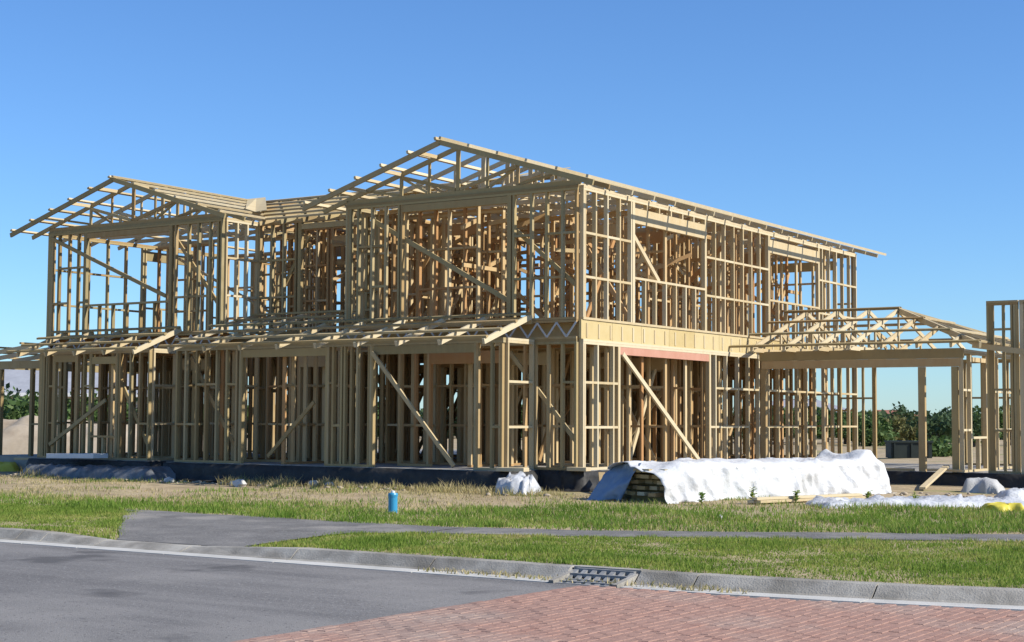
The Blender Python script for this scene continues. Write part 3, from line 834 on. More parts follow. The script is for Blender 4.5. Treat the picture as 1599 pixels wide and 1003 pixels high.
for q in (.02, .34, .67, .99):
    y = 9.4 - 3.1 * q; z = AP + (2.46 - AP) * q + .07
    bar('purlin', (.04, y, z), (2.75 + 2.75 * q, y, z), .07, .042, 'wood', H, (0, -.3, .95))
    bar('purlin', (.04, 18.8 - y, z), (2.75 + 2.75 * q, 18.8 - y, z), .07, .042, 'wood', H, (0, .3, .95))
    if q > .1: bar('purlin', (2.75 + 2.75 * q, y, z + .002), (2.75 + 2.75 * q, 18.8 - y, z + .002), .07, .042, 'wood_pale_lit', H, (.3, 0, .95))
# tall nib wall at the far right
wall((5.42, 7.05), (6.05, 7.05), WZ, 3.38, spacing=.3, nog=(.86, 1.68, 2.9), mk='wood', nog_skip=0, extra=(.07, .115, .5, .56))
wall((6.12, 7.02), (6.12, 11.5), WZ, 3.38, openings=[(.9, 2.6, None, 2.3)], spacing=.5, nog=(.86, 1.68), mk='wood_pale_lit', nog_skip=0)
wall((6.17, 7.05), (7.5, 7.05), WZ, 3.38, openings=[(.35, 1.2, None, 2.3)], spacing=.5, nog=(.86,), mk='wood')
bar('fascia_board', (5.2, 6.78, 2.48), (6.9, 6.78, 2.22), .04, .11, 'wood_pale_lit', H)

# ------------------------------------------------------------------ site things
def gz(x, y): return float(ground_z(x, y))

def lumpy(name, x0, x1, y0, y1, h, mk, label, cat, seed=0, n=26, m=12, ang=0.0, rough=.35, base=None, group=None):
    """crumpled sheet or heap lying on the ground: closed skin with an uneven outline"""
    v, f = [], []
    cx_, cy_ = (x0 + x1) / 2, (y0 + y1) / 2
    g = gz(cx_, cy_) if base is None else base
    for j in range(m + 1):
        for i_ in range(n + 1):
            s, t = i_ / n, j / m
            ex = (s - .5) * (x1 - x0); ey = (t - .5) * (y1 - y0)
            edge = min(s, 1 - s) * (n / 3.0), min(t, 1 - t) * (m / 2.5)
            e = min(1, edge[0]) * min(1, edge[1])
            nz = float(noise2(s * (x1 - x0) * 3.1 + seed, t * (y1 - y0) * 3.1, 1.0, seed)) * .6 + float(noise2(s * (x1 - x0) * 9, t * (y1 - y0) * 9, 1.0, seed + 3)) * .4
            rg = 1 - abs(2 * float(noise2(s * (x1 - x0) * 4.2 + t * 2, t * (y1 - y0) * 5.1 - s * 3, 1.0, seed + 11)) - 1)
            rg2 = 1 - abs(2 * float(noise2(s * (x1 - x0) * 11 - t * 4, t * (y1 - y0) * 12, 1.0, seed + 15)) - 1)
            z = h * (e ** .6) * (1 - rough + rough * (1.1 * (nz - .25) + .55 * rg ** 2 + .3 * rg2 ** 2))
            ex += (nz - .5) * .16; ey += (float(noise2(s * 9, t * 5, 1, seed + 7)) - .5) * .18
            v.append((ex * math.cos(ang) - ey * math.sin(ang), ex * math.sin(ang) + ey * math.cos(ang), max(z, -.0) + (.0 if e > 0 else -.03)))
    for j in range(m):
        for i_ in range(n):
            f.append((j * (n + 1) + i_, j * (n + 1) + i_ + 1, (j + 1) * (n + 1) + i_ + 1, (j + 1) * (n + 1) + i_))
    o = mesh_obj(name, v, f, mk, None, True, (cx_, cy_, g))
    return tag(o, label, cat, group)

# black polythene lapped over the slab edge
def skirt(name, pts, label, seed):
    """pts: polyline (x, y) along the slab edge, sheet hangs from the edge to the ground and out over it"""
    P = dense(pts, 40)
    prof = [(.0, -.012), (.04, -.015), (.07, -.12), (.09, -.24), (.13, -.335), (.28, -.36)]
    v, f = [], []
    for k, (x, y) in enumerate(P):
        a = P[max(0, k - 1)]; b = P[min(len(P) - 1, k + 1)]
        d = Vector((b[0] - a[0], b[1] - a[1], 0)).normalized()
        nn = Vector((d.y, -d.x, 0))
        for j, (o_, z) in enumerate(prof):
            w = (float(noise2(k * .35, j * .8, 1, seed)) - .5) * .07 * (j > 0)
            q = Vector((x, y, 0)) + nn * (o_ + w + .012)
            v.append((q.x, q.y, z + (float(noise2(k * .5, j * 1.3, 1, seed + 2)) - .5) * .03 * (j > 0)))
    m = len(prof)
    for k in range(len(P) - 1):
        for j in range(m - 1):
            f.append((k * m + j, (k + 1) * m + j, (k + 1) * m + j + 1, k * m + j + 1))
    return tag(mesh_obj(name, v, f, 'polythene', None, True), label, 'plastic sheet')
skirt('polythene_sheet', [(-9.45, -1.13), (-5.2, -1.13), (-.9, -1.13), (-.88, -.02), (.06, -.02), (.07, 3.2), (.07, 6.8)], 'black polythene hanging over the slab edge behind the tarped timber', 3)
skirt('polythene_sheet', [(-14.75, 3), (-14.75, -.02), (-13.98, -.02), (-13.98, -.93), (-10.2, -.93), (-9.9, -.1)], 'black polythene over the slab edge below the left gable', 6)
P_ = skirt('polythene_sheet', [(.1, 6.88), (2.5, 6.88), (5.0, 6.88), (7.6, 6.88)], 'black polythene over the slab edge below the garage wing', 9)
P_.location.z = -.09

# tarped pack of timber
S0, S1 = Vector((2.55, -2.28, 0)), Vector((4.10, 3.20, 0))
dirv = (S1 - S0).normalized(); nv = Vector((dirv.y, -dirv.x, 0))
pk = empty('timber_pack', (S0.x, S0.y, gz(S0.x, S0.y)))
tag(pk, 'pack of sawn pine boards, ends showing under the white tarpaulin', 'timber pack')
LEN = (S1 - S0).length
for r in range(5):
    for c in range(5):
        off = -.42 + c * .205 + random.uniform(-.015, .015); z = .135 + r * .094
        e0 = random.uniform(-.16, .16) - (.22 * random.random() if c >= 3 else 0)
        a_ = nv * off + dirv * e0; b_ = nv * (off + random.uniform(-.02, .02)) + dirv * (LEN - .15 + random.uniform(-.05, .05))
        bar('plank', (a_.x, a_.y, z), (b_.x, b_.y, z), .18 + random.uniform(-.03, .01), .058, 'wood_pale_lit' if random.random() < .5 else 'wood', pk)
    if r < 4:
        for s_ in (.25, 2.5, 5.0):
            a_ = nv * -.5 + dirv * s_; b_ = nv * .48 + dirv * s_
            bar('sticker', (a_.x, a_.y, .182 + r * .094), (b_.x, b_.y, .182 + r * .094), .04, .034, 'wood', pk)
for s in (.3, 2.6, 5.0):
    a_ = nv * -.52 + dirv * s; b_ = nv * .56 + dirv * s
    bar('bearer', (a_.x, a_.y, .045), (b_.x, b_.y, .045), .09, .09, 'wood', pk)

def tarp():
    """sheet draped along the pack: profile across, wrinkled, with a loose hem"""
    v, f = [], []
    n, m = 170, 46
    for i_ in range(n + 1):
        for j in range(m + 1):
            t = j / m                                  # 0 = left hem, 1 = right hem
            s = -.22 + .25 * (1 if j < 11 else 0) * (1 - i_ / n) + i_ / n * (LEN + .50)
            left, top, right = .64, 1.08, .70
            tot = left + top + right
            q = t * tot
            if q < left: off, z = -.54, q - left + .60
            elif q < left + top: off, z = -.54 + (q - left), .60
            else: off, z = .54, .60 - (q - left - top)
            rnd = min(abs(q - left), abs(q - left - top))
            if rnd < .10: z -= (.10 - rnd) * .35
            w1 = float(noise2(s * 1.7, t * 5, 1, 4)); w2 = float(noise2(s * 4.5, t * 9, 1, 5)); w3 = float(noise2(s * 11, t * 16, 1, 8))
            side = 0 if left < q < left + top else 1
            rg = (1 - abs(2 * float(noise2(s * 2.1 + t * 3.0, t * 3.2 - s * .6, 1, 41)) - 1)) ** 3
            rg2 = (1 - abs(2 * float(noise2(s * 5.0 - t * 5.0, t * 6.5, 1, 43)) - 1)) ** 3
            drop = 1 - max(0, z) / .6
            pl = abs(math.sin(s * 3.1 + 2.2 * w1 + (1.3 if off > 0 else 0))) ** 3 + .6 * abs(math.sin(s * 7.3 + 3 * w2)) ** 5
            off += ((w3 - .5) * .02 + (rg * .06 + rg2 * .05) + pl * .085 * (.15 + drop)) * (1 if off > 0 else -1) * side + (.05 if side and off > 0 else (-.03 if side else 0)) * (1 - max(0, z) / .6)
            z += ((w1 - .5) * .05 + (w3 - .5) * .015) + (rg * .045 + rg2 * .03) * (1 - side)
            if side and off > 0: z += .10 * max(0, w1 - .35) * max(0, .45 - z)
            if s < .35 and off > -.1: z -= (.35 - s) * .35 * (.4 + .6 * max(0, off) / .54)
            # bunched end and drape at the far end
            if s > LEN - .75 and not side: z += .13 * math.exp(-((s - LEN + .35) / .22) ** 2) * (.5 + w2)
            if s > LEN + .02: z = z - (s - LEN - .02) * 2.2; 
            # the near end lifted on the sunny side, hem swept back
            if s < .9 and off > .2: z += max(0, .20 - .25 * s) * max(0, (.60 - z)) * .9
            p = S0 + dirv * s + nv * off
            v.append((p.x - S0.x, p.y - S0.y, max(z, .012)))
    for i_ in range(n):
        for j in range(m):
            f.append((i_ * (m + 1) + j, (i_ + 1) * (m + 1) + j, (i_ + 1) * (m + 1) + j + 1, i_ * (m + 1) + j + 1))
    o = mesh_obj('tarpaulin', v, f, 'white_tarp', None, True, (S0.x, S0.y, gz(S0.x, S0.y)))
    sm = o.modifiers.new('thickness', 'SOLIDIFY'); sm.thickness = .006; sm.offset = 1
    return tag(o, 'white tarpaulin draped over the long pack of timber', 'tarpaulin')
tarp()
def end_flap():
    v, f = [], []
    n, m = 22, 18
    for i_ in range(n + 1):
        for j in range(m + 1):
            s, t = i_ / n, j / m                       # s across, t downwards
            w1 = float(noise2(s * 3.5, t * 3, 1, 21)); w2 = float(noise2(s * 8, t * 7, 1, 22))
            off = -.62 + s * (.66 - .20 * t) - .10 * t
            out = -.06 - .55 * t * (1 - .55 * s) + (w1 - .5) * .16 + (w2 - .5) * .07
            z = .635 - t * .60 + (w2 - .5) * .05 * t - .04 * (1 - s)
            p = nv * off + dirv * out
            v.append((p.x, p.y, max(z, .01)))
    for i_ in range(n):
        for j in range(m):
            f.append((i_ * (m + 1) + j, i_ * (m + 1) + j + 1, (i_ + 1) * (m + 1) + j + 1, (i_ + 1) * (m + 1) + j))
    o = mesh_obj('tarpaulin', v, f, 'blue_tarp', None, True, (S0.x, S0.y, gz(S0.x, S0.y)))
    sm = o.modifiers.new('thickness', 'SOLIDIFY'); sm.thickness = .006
    return tag(o, 'blue grey tarpaulin flap hanging beside the board ends', 'tarpaulin')
end_flap()

# small things lying around
def plank(name, a, b, w, h, mk, label, upv=(0, 0, 1), group=None):
    me = bpy.data.meshes.new(name)
    a, b = Vector(a), Vector(b)
    mid = (a + b) / 2
    A = Acc(); A.bar(a - mid, b - mid, w, h, upv)
    o = A.build(name, mk, None, mid)
    bv = o.modifiers.new('edge', 'BEVEL'); bv.width = .004; bv.segments = 1
    return tag(o, label, 'plank', group)
g = gz(5.1, 4.1)
plank('plank', (5.08, 3.95, g + .05), (4.66, 6.72, .03), .12, .045, 'wood_pale_lit', 'single pine plank leaning on the slab below the garage opening')
plank('plank', (4.2, 6.95, -.06), (5.0, 6.75, -.06), .09, .05, 'wood_pale_lit', 'short pine offcut on the slab edge behind the leaning plank')
plank('plank', (2.4, 7.0, -.07), (3.9, 6.98, -.07), .09, .05, 'wood_pale_lit', 'thin pine length lying in the garage opening')
lumpy('plastic_heap', -13.2, -9.0, -2.0, -1.05, .27, 'grey_sheet', 'crumpled blue grey plastic heaped below the left gable', 'plastic sheet', 5, 50, 14)
plank('plank', (-12.75, -1.30, .07), (-11.25, -1.30, .09), .42, .10, 'white', 'pale wide board resting on the crumpled grey plastic')
plank('plank', (-15.2, -.3, -.06), (-14.6, -.3, -.05), .2, .05, 'wood_pale_lit', 'short pale board lying left of the house corner')
lumpy('plastic_heap', -.72, .0, -1.85, -1.25, .34, 'clear_sheet', 'crumpled cloudy plastic bundle below the porch corner post', 'plastic sheet', 8, 24, 14, rough=.6)
plank('plank', (-1.0, -1.16, .03), (-.45, -1.10, .03), .22, .07, 'wood_pale_lit', 'pale board block on the slab at the porch corner')
plank('plank', (-.15, -.12, .03), (.25, -.10, .03), .2, .07, 'wood_pale_lit', 'pale offcut block at the foot of the house corner')
plank('plank', (.35, .2, -.05), (1.2, -1.2, gz(1.2, -1.2) + .05), .12, .05, 'wood', 'dark plank sloping from the slab beside the blue tarpaulin')
lumpy('plastic_heap', 4.9, 8.3, -1.35, -.15, .13, 'white_wrap', 'crumpled white wrapping strewn in front of the garage wing', 'wrapping', 12, 54, 16, ang=.68, rough=.95)
lumpy('plastic_heap', 6.9, 8.4, 2.0, 2.7, .18, 'white_wrap', 'small white wrapping bundle at the right edge by the nib wall', 'wrapping', 14, 26, 10, ang=.6, rough=.6)
for k, (dx, z) in enumerate(((0, .04), (.13, .04), (.07, .085))):
    g = gz(4.9, -1.0)
    plank('plank', (4.35 + dx, -2.1, g + z), (5.15 + dx, .35, g + z), .12, .042, 'wood_pale_lit',
          ['lower plank in the low heap next to the tarpaulin, nearest the pack', 'lower plank in the low heap next to the tarpaulin, away from the pack', 'topmost plank of the low heap next to the tarpaulin'][k])
lumpy('cement_bag', 5.75, 6.5, 4.0, 4.6, .27, 'bag', 'slumped pale grey bag on the ground below the nib wall', 'bag', 17, 18, 12, rough=.22)
lumpy('yellow_bag', 7.75, 8.4, -1.5, -1.1, .13, 'yellow', 'yellow plastic bag in the grass at the right edge', 'bag', 19, 22, 12, ang=.6, rough=.3)
lumpy('yellow_bag', -16.7, -15.7, -.3, .3, .22, 'yellow', 'yellow plastic bag on the ground at the left edge', 'bag', 23, 22, 12, ang=.4, rough=.3)

# blue marker post in the grass
bp_ = (.90, -6.75)
mk_ = empty('marker_post', (bp_[0], bp_[1], gz(*bp_)))
tag(mk_, 'short blue plastic service post standing in the grass', 'marker post')
def lathe(name, prof, mk, parent, n=20):
    v, f = [], []
    for r, z in prof:
        v += [(r * math.cos(2 * math.pi * k / n), r * math.sin(2 * math.pi * k / n), z) for k in range(n)]
    for j in range(len(prof) - 1):
        f += [(j * n + k, j * n + (k + 1) % n, (j + 1) * n + (k + 1) % n, (j + 1) * n + k) for k in range(n)]
    f.append(tuple((len(prof) - 1) * n + k for k in range(n)))
    return mesh_obj(name, v, f, mk, parent, False)
lathe('tube', [(.066, -.05), (.066, .235), (.062, .245)], 'blue', mk_)
lathe('cap', [(.070, .23), (.072, .262), (.064, .28), (.03, .286)], 'blue', mk_)
lathe('cap_disc', [(.03, .286), (.028, .31), (.012, .316)], 'white', mk_)

# pale stones by the slab
def stone(x, y, r, label):
    bm = bmesh.new(); bmesh.ops.create_icosphere(bm, subdivisions=2, radius=r)
    for v_ in bm.verts:
        v_.co *= 1 + random.uniform(-.18, .18); v_.co.z *= .7
    me = bpy.data.meshes.new('stone'); bm.to_mesh(me); bm.free(); me.materials.append(M['stone'])
    tag(link('stone', me, None, (x, y, gz(x, y) + r * .4)), label, 'stone', 'pale stones in front of the slab')
stone(-4.9, -1.7, .11, 'pale stone by the slab, under the dark porch opening')
stone(-4.5, -1.7, .09, 'pale flat stone right of the stone under the porch opening')
stone(-6.25, -2.3, .13, 'largest pale stone in the dry grass before the porch')
stone(-6.75, -1.95, .08, 'small pale stone beside the largest stone')
stone(5.35, -5.3, .06, 'small white stone in the green weeds on the right')
stone(-8.5, -1.95, .10, 'pale stone at the end of the crumpled grey plastic')

# ------------------------------------------------------------------ grass and weeds
def blades(name, pts, hmin, hmax, wid, mk, label, cat, lean=.5):
    n = len(pts)
    h = rng.uniform(hmin, hmax, n) * (0.35 + .7 * noise2(pts[:, 0], pts[:, 1], 1.1, 3) + .8 * noise2(pts[:, 0], pts[:, 1], 3.7, 13) ** 2)
    a = rng.uniform(0, 2 * np.pi, n); w = wid * rng.uniform(.6, 1.4, n)
    la = rng.uniform(0, 2 * np.pi, n); ll = rng.uniform(.05, lean, n) * h
    z = ground_z(pts[:, 0], pts[:, 1]) - .01
    dx, dy = np.cos(a) * w / 2, np.sin(a) * w / 2
    mx, my = np.cos(la) * ll * .35, np.sin(la) * ll * .35
    tx, ty = np.cos(la) * ll, np.sin(la) * ll
    P = np.empty((n, 5, 3))
    P[:, 0] = np.stack([pts[:, 0] - dx, pts[:, 1] - dy, z], 1)
    P[:, 1] = np.stack([pts[:, 0] + dx, pts[:, 1] + dy, z], 1)
    P[:, 2] = np.stack([pts[:, 0] + dx * .8 + mx, pts[:, 1] + dy * .8 + my, z + h * .55], 1)
    P[:, 3] = np.stack([pts[:, 0] - dx * .8 + mx, pts[:, 1] - dy * .8 + my, z + h * .55], 1)
    P[:, 4] = np.stack([pts[:, 0] + tx, pts[:, 1] + ty, z + h], 1)
    k = np.arange(n)[:, None] * 5
    T = np.concatenate([k + np.array([[0, 1, 2]]), k + np.array([[0, 2, 3]]), k + np.array([[3, 2, 4]])], 0)
    o = link(name, fast_mesh(name, P.reshape(-1, 3), T, mk))
    return tag(o, label, cat, kind='stuff')

def scatter(n, x0, x1, y0, y1, dens=None):
    p = np.stack([rng.uniform(x0, x1, n), rng.uniform(y0, y1, n)], 1)
    jx, jy = rng.normal(0, .07, n) + .25 * (noise2(p[:, 0], p[:, 1], 1.6, 31) - .5), rng.normal(0, .07, n) + .35 * (noise2(p[:, 0], p[:, 1], 1.3, 33) - .5)
    k = in_view(p[:, 0], p[:, 1]) & ~on_paving(p[:, 0] + jx, p[:, 1] + jy) & (p[:, 1] > kerb_y(p[:, 0]) + .13)
    if dens is not None:
        k &= rng.uniform(0, 1, n) < dens(p[:, 0], p[:, 1])
    return p[k]
def verge_d(x, y):
    far = lerp_poly(PATH_NEAR, x)
    inside = np.where(x > 2.6, y < far + .12, y < -8.5)
    return inside * (.45 + .75 * noise2(x, y, .9, 2))
blades('verge_grass', scatter(620000, -9, 15, -11.9, -4.5, verge_d), .018, .055, .010, 'grass', 'short sunlit grass on the verge between kerb and footpath', 'grass')
def weed_d(x, y):
    far = lerp_poly(PATH_FAR, x)
    c = np.where(x > -2.6, far, -8.6)
    e = 2.0 + 3.2 * np.clip((x + .5) / 5, 0, 1) + 1.5 * (noise2(x, y, .5, 6) - .5)
    t = (y - c) / e
    return (t > -.05) * (np.clip(1.25 - t, 0, 1) * (.15 + 1.1 * noise2(x, y, .8, 5) * (.3 + noise2(x, y, 2.6, 8))) * (t < 1.25) + .10 * (noise2(x, y, .9, 19) > .62)) * (y < -1.3 + 3.0 * np.clip((x - 1.5) / 3, 0, 1))
blades('weeds', scatter(420000, -14, 14, -9.2, 1.0, weed_d), .03, .105, .012, 'weed', 'taller green weeds between footpath and building site', 'weeds', .7)
def dry_d(x, y):
    return (y < -1.3 + 3.2 * np.clip((x - 1.5) / 3, 0, 1)) * (.22 + .85 * noise2(x, y, .7, 9)) * (noise2(x, y, .35, 12) > .25) * np.clip(.25 + np.abs(y + 4.2) * .45, 0, 1)
blades('dry_grass', scatter(90000, -20, 10, -7.5, -.9, dry_d), .02, .075, .011, 'dry', 'thin straw coloured grass on the bare soil', 'dry grass', .8)
def edge_d(x, y):
    return .5 + 0 * x
blades('kerb_weeds', (lambda p: p[(p[:, 1] > kerb_y(p[:, 0]) - .36) & (p[:, 1] < kerb_y(p[:, 0]) - .14)])(np.stack([rng.uniform(5.4, 8.9, 900), rng.uniform(-12.3, -11.8, 900)], 1)) * 1.0,
       .03, .07, .014, 'dry', 'dead leaves and straw caught in the kerb channel', 'litter', 1.2)
bpy.data.objects['kerb_weeds'].location.z = -.10

pr = np.stack([rng.uniform(-15.5, .5, 9000), rng.uniform(-2.1, -1.25, 9000)], 1)
pr = pr[(noise2(pr[:, 0], pr[:, 1], .8, 44) > .5) & (pr[:, 1] < -1.42 + .35 * noise2(pr[:, 0], 0 * pr[:, 0], 1.3, 45))]
blades('straw', pr, .05, .20, .012, 'dry', 'taller straw tufts against the black slab edge', 'dry grass', .9)
rv, rf = [], []
ico = bmesh.new(); bmesh.ops.create_icosphere(ico, subdivisions=1, radius=1.0)
iv = np.array([v_.co[:] for v_ in ico.verts]); fi = np.array([[q.index for q in f_.verts] for f_ in ico.faces]); ico.free()
for k in range(420):
    x = rng.uniform(-15, 7.5); y = rng.uniform(-2.3, -1.45) if x < 0 else rng.uniform(-1.2, 1.5) + .6 * (x - 2)
    if x < 0 and noise2(x, 0, .6, 50) < .4: continue
    r = rng.uniform(.02, .075) * rng.uniform(.5, 1)
    c = iv * r * np.array([rng.uniform(.7, 1.6), rng.uniform(.7, 1.3), .6]) * rng.uniform(.75, 1.2, (len(iv), 1)) + np.array([x, y, gz(x, y) + r * .3])
    rf.append(fi + len(rv) * len(iv)); rv.append(c)
o = link('rubble', fast_mesh('rubble', np.concatenate(rv), np.concatenate(rf), 'spoil'))
tag(o, 'scattered clods and rubble along the foot of the slab', 'rubble', kind='stuff')
def weed_plant(x, y, h, label):
    root = empty('weed_plant', (x, y, gz(x, y)))
    tag(root, label, 'weed', 'tall weeds before the tarpaulin')
    for s in range(3):
        a = random.uniform(0, 6.28); l = random.uniform(.05, .2) * h
        t = Vector((math.cos(a) * l, math.sin(a) * l, h * random.uniform(.7, 1)))
        bar('stem', (0, 0, 0), t, .008, .008, 'leaf', root, (0, 1, 0))
        v, f = [], []
        for k in range(16):
            q = t * (.25 + .75 * k / 15)
            b = random.uniform(0, 6.28); L = random.uniform(.04, .10)
            e = Vector((math.cos(b), math.sin(b), .35)) * L; sd_ = Vector((-math.sin(b), math.cos(b), 0)) * L * .28
            n0 = len(v); v += [q, q + e * .5 + sd_, q + e, q + e * .5 - sd_]; f.append((n0, n0 + 1, n0 + 2, n0 + 3))
        mesh_obj('foliage', v, f, 'weed', root)
for x, y, h, lab in ((3.75, -2.6, .20, 'first tall weed from the board ends, before the white tarpaulin'), (4.35, -2.0, .26, 'second tall weed from the board ends, before the white tarpaulin'),
                     (4.8, -1.35, .24, 'third tall weed, by the low heap of planks'), (6.6, -.9, .2, 'weed sprouting in front of the white wrapping'),
                     (5.6, -.3, .18, 'weed between the plank heap and the white wrapping')):
    weed_plant(x, y, h, lab)

# ------------------------------------------------------------------ background
def leaf_cloud(parent, blobs, nleaf, size, mk, name='crown'):
    P, T = [], []
    for (bx, by, bz, rx, rz) in blobs:
        n = int(nleaf * rx * rx)
        u = rng.normal(size=(n, 3)); u /= np.linalg.norm(u, axis=1)[:, None]
        r = rng.uniform(.45, 1.08, n) ** .6 * (0.8 + .35 * noise2(u[:, 0] * 3 + bx, u[:, 2] * 3 + by, 1.5, 4))
        c = np.stack([bx + u[:, 0] * r * rx, by + u[:, 1] * r * rx, bz + u[:, 2] * r * rz], 1)
        a = rng.normal(size=(n, 3)); a /= np.linalg.norm(a, axis=1)[:, None]
        b = np.cross(a, rng.normal(size=(n, 3))); b /= np.linalg.norm(b, axis=1)[:, None]
        s = size * rng.uniform(.6, 1.5, n)[:, None]
        k = len(P) * 0
        P.append(np.stack([c - a * s, c + b * s * .6, c + a * s, c - b * s * .6], 1).reshape(-1, 3))
    P = np.concatenate(P)
    T = np.arange(len(P)).reshape(-1, 4)
    return link(name, fast_mesh(name, P, T, mk), parent)

def tree(px, d, h, r, mk, label, cat='tree', trunk=True, name='tree', grp=None):
    p = far_point(px, d)
    root = empty(name, (p.x, p.y, -.42)); tag(root, label, cat, grp)
    if trunk:
        v, f = [], []
        for k, (z, q) in enumerate(((-.1, .16), (h * .3, .11), (h * .6, .06))):
            v += [(q * math.cos(j * 1.047) + .1 * k * math.sin(px), q * math.sin(j * 1.047), z) for j in range(6)]
        for k in range(2): f += [(k * 6 + j, k * 6 + (j + 1) % 6, k * 6 + 6 + (j + 1) % 6, k * 6 + 6 + j) for j in range(6)]
        mesh_obj('trunk', v, f, 'bark', root)
        for j in range(4):
            a = j * 1.7 + px
            bar('limb', (0, 0, h * .3), (math.cos(a) * r * .6, math.sin(a) * r * .6, h * .65), .06, .06, 'bark', root)
    blobs = [(0, 0, h * .58, r * .72, h * .38)]
    for j in range(7):
        a = random.uniform(0, 6.28); q = random.uniform(.35, .75) * r
        z = random.uniform(.28, .82) * h if trunk else random.uniform(.2, .7) * h
        blobs.append((math.cos(a) * q, math.sin(a) * q, z, r * random.uniform(.3, .5), h * random.uniform(.14, .22)))
    if not trunk: blobs.append((0, 0, h * .25, r * .9, h * .28))
    leaf_cloud(root, blobs, 130 if r > 2.2 else 200, .16 if r > 2.2 else .12, mk)
    return root
G = 'trees and shrubs beyond the site'
tree(1362, 82, 1.9, 1.5, 'leaf', 'green shrub beyond the garage opening, at its left post', 'shrub', False, 'shrub', G)
tree(1385, 88, 1.7, 1.6, 'leaf_b', 'yellowish shrub behind the dark container', 'shrub', False, 'shrub', G)
tree(1418, 84, 1.8, 1.6, 'leaf_b', 'olive shrub behind the middle garage post', 'shrub', False, 'shrub', G)
tree(1346, 95, 2.0, 1.6, 'leaf_d', 'dark green tree seen left of the rear garage post', 'tree', True, 'tree', G)
tree(1464, 74, 1.95, 1.5, 'leaf_d', 'dark rounded tree seen between the two right garage posts', 'tree', True, 'tree', G)
tree(1490, 78, 2.3, 1.7, 'leaf_d', 'tall dark tree behind the right garage post', 'tree', True, 'tree', G)
tree(1520, 80, 2.0, 1.4, 'leaf', 'green tree seen through the small side window frame', 'tree', True, 'tree', G)
tree(1405, 120, 2.9, .8, 'leaf_d', 'slim far tree rising above the shrubs in the garage opening', 'tree', True, 'tree', G)
for k, (px, d, h, r, m_) in enumerate(((1215, 90, 2.3, 2.4, 'leaf_d'), (1250, 86, 2.1, 2.2, 'leaf'), (1290, 92, 2.2, 2.3, 'leaf_d'), (1320, 88, 2.0, 2.0, 'leaf'))):
    tree(px, d, h, r, m_, ['first dark tree seen through the long side wall studs', 'second tree seen through the side wall studs, paler green', 'third tree seen through the side wall studs, dark',
                           'last tree behind the side wall, next to the rear corner'][k], 'tree', True, 'tree', G)
for k, (px, d, h, r, m_) in enumerate(((-25, 62, 2.9, 2.2, 'leaf_d'), (18, 64, 2.6, 1.8, 'leaf'), (48, 60, 2.4, 1.6, 'leaf'), (95, 66, 2.5, 1.8, 'leaf_d'), (150, 64, 2.6, 1.8, 'leaf'), (210, 66, 2.5, 2.0, 'leaf_d'))):
    tree(px, d, h, r, m_, ['dark shrub at the left edge beyond the spoil heap', 'green shrub left of the house, before the grey roof', 'low green shrub just left of the house corner', 'dark shrub seen through the left porch studs',
                           'green shrub seen through the middle of the left porch', 'dark shrub seen through the right end of the left porch'][k], 'shrub', False, 'shrub', G)
for k, (px, d, h, r) in enumerate(((330, 95, 2.3, 2.8), (450, 100, 2.3, 3.0), (580, 98, 2.3, 2.8), (700, 104, 2.3, 3.0), (830, 100, 2.3, 2.8), (960, 96, 2.3, 2.6), (1060, 98, 2.3, 2.6), (1140, 94, 2.3, 2.4), (1580, 86, 2.3, 2.2))):
    tree(px, d, h, r, 'leaf_d' if k % 2 else 'leaf', ['first', 'second', 'third', 'fourth', 'fifth', 'sixth', 'seventh', 'eighth'][k] + ' from the left of the trees seen through the ground floor' if k < 8 else 'tree behind the nib wall at the right edge', 'tree', True, 'tree', G)

# spoil heap and rubble beyond the left end
def heap(name, px, d, rx, ry, h, label, seed):
    p = far_point(px, d)
    v, f = [], []
    n, m = 40, 18
    for j in range(m + 1):
        for k in range(n + 1):
            s, t = k / n * 2 - 1, j / m * 2 - 1
            e = max(0, 1 - (s * s) ** 1.5) * max(0, 1 - t * t)
            z = h * e ** .55 * (.7 + .6 * float(noise2(s * 7, t * 4, 1, seed))) + .12 * float(noise2(s * 25, t * 12, 1, seed)) * (e > 0)
            q = r0 * (s * rx) + Vector((-math.sin(YAW), math.cos(YAW), 0)) * (t * ry)
            v.append((q.x, q.y, z - .05))
    for j in range(m):
        for k in range(n): f.append((j * (n + 1) + k, j * (n + 1) + k + 1, (j + 1) * (n + 1) + k + 1, (j + 1) * (n + 1) + k))
    return tag(mesh_obj(name, v, f, 'spoil', None, True, (p.x, p.y, -.42)), label, 'soil heap')
heap('spoil_heap', 20, 54, 6.5, 2.2, 1.15, 'long tan spoil heap beyond the left end of the house', 31)
heap('spoil_heap', 190, 56, 3.5, 1.5, .7, 'low pale spoil heap seen through the left porch', 35)

tree(1455, 58, .75, 1.0, 'leaf', 'low bright green bush beside the dark container', 'shrub', False, 'shrub', G)
tree(1475, 60, .8, .9, 'leaf', 'low green bush behind the right garage post', 'shrub', False, 'shrub', G)
# dark container beyond the garage
p = far_point(1418, 55)
ct = empty('container', (p.x, p.y, -.42)); ct.rotation_euler.z = YAW
tag(ct, 'dark green steel container on bare soil beyond the garage', 'container')
a = Acc(); a.box(-.72, .72, -.4, .4, .06, .62); a.build('body', 'dark', ct)
a = Acc(); a.box(-.76, .76, -.44, .44, .60, .66); a.build('lid', 'dark', ct)
for x in (-.6, 0, .6): bar('rib', (x, -.43, .08), (x, -.43, .58), .05, .04, 'dark', ct, (0, 1, 0))
for x in (-.6, .6): bar('skid', (x, -.4, .03), (x, .4, .03), .1, .06, 'dark', ct)

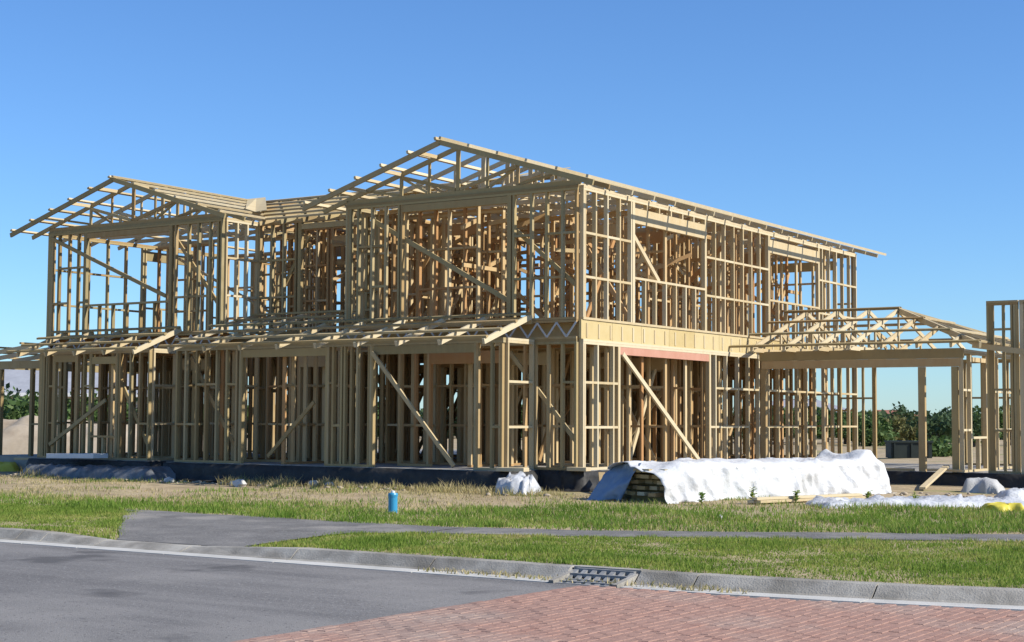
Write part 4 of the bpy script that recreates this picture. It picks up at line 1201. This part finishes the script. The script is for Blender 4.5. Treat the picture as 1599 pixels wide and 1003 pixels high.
# neighbouring houses
def house(px, d, w, dp, hw, hr, mr, label, rot=0.0, nwin=3):
    p = far_point(px, d)
    root = empty('neighbour_house', (p.x, p.y, -.42)); root.rotation_euler.z = YAW + rot
    tag(root, label, 'house')
    a = Acc(); a.box(-w / 2, w / 2, -dp / 2, dp / 2, 0, hw); a.build('wall', 'render', root)
    e = .5; ri = dp * .45
    v = [(-w / 2 - e, -dp / 2 - e, hw), (w / 2 + e, -dp / 2 - e, hw), (w / 2 + e, dp / 2 + e, hw), (-w / 2 - e, dp / 2 + e, hw), (-w / 2 + ri, 0, hw + hr), (w / 2 - ri, 0, hw + hr)]
    f = [(0, 1, 5, 4), (1, 2, 5), (2, 3, 4, 5), (3, 0, 4), (0, 3, 2, 1)]
    rf = mesh_obj('roof', v, f, mr, root)
    a = Acc(); a.bar((-w / 2 + ri, 0, hw + hr + .03), (w / 2 - ri, 0, hw + hr + .03), .2, .1); a.build('ridge_cap', mr, rf)
    a = Acc(); a.box(-w / 2 - e - .05, w / 2 + e + .05, -dp / 2 - e - .1, -dp / 2 - e - .002, hw - .12, hw + .06); a.build('gutter', 'white', rf)
    for k in range(nwin):
        x = -w / 2 + w * (k + .5) / nwin
        a = Acc(); a.box(x - .7, x + .7, -dp / 2 - .05, -dp / 2 - .004, 1.0, 2.1); wi = a.build('window', 'white', root)
        a = Acc(); a.box(x - .62, x - .03, -dp / 2 - .07, -dp / 2 - .052, 1.07, 2.03); a.build('pane', 'glass', wi)
        a = Acc(); a.box(x + .03, x + .62, -dp / 2 - .07, -dp / 2 - .052, 1.07, 2.03); a.build('pane', 'glass', wi)
house(70, 84, 16, 8, 2.5, 1.7, 'roof_grey', 'neighbouring house with grey hipped roof behind the left end', .1, 5)
house(1384, 230, 9, 6, 2.0, .9, 'roof_red', 'far small house with red roof beyond the garage opening', .2, 3)
house(1245, 190, 12, 8, 2.5, 1.4, 'roof_grey', 'far house with grey roof seen through the side wall', -.1, 3)
# distant wood closing the view
blobs = []
for px in range(-160, 1780, 16):
    d = 150 + 40 * math.sin(px * .7) + random.uniform(-10, 10)
    p = far_point(px, d)
    h = random.uniform(1.6, 2.5)
    blobs.append((p.x, p.y, h * .42 - .4, random.uniform(1.6, 2.6), h * .55))
w = leaf_cloud(None, blobs, 60, .26, 'leaf_d', 'distant_wood')
tag(w, 'far off dark belt of trees along the horizon', 'wood', kind='stuff')
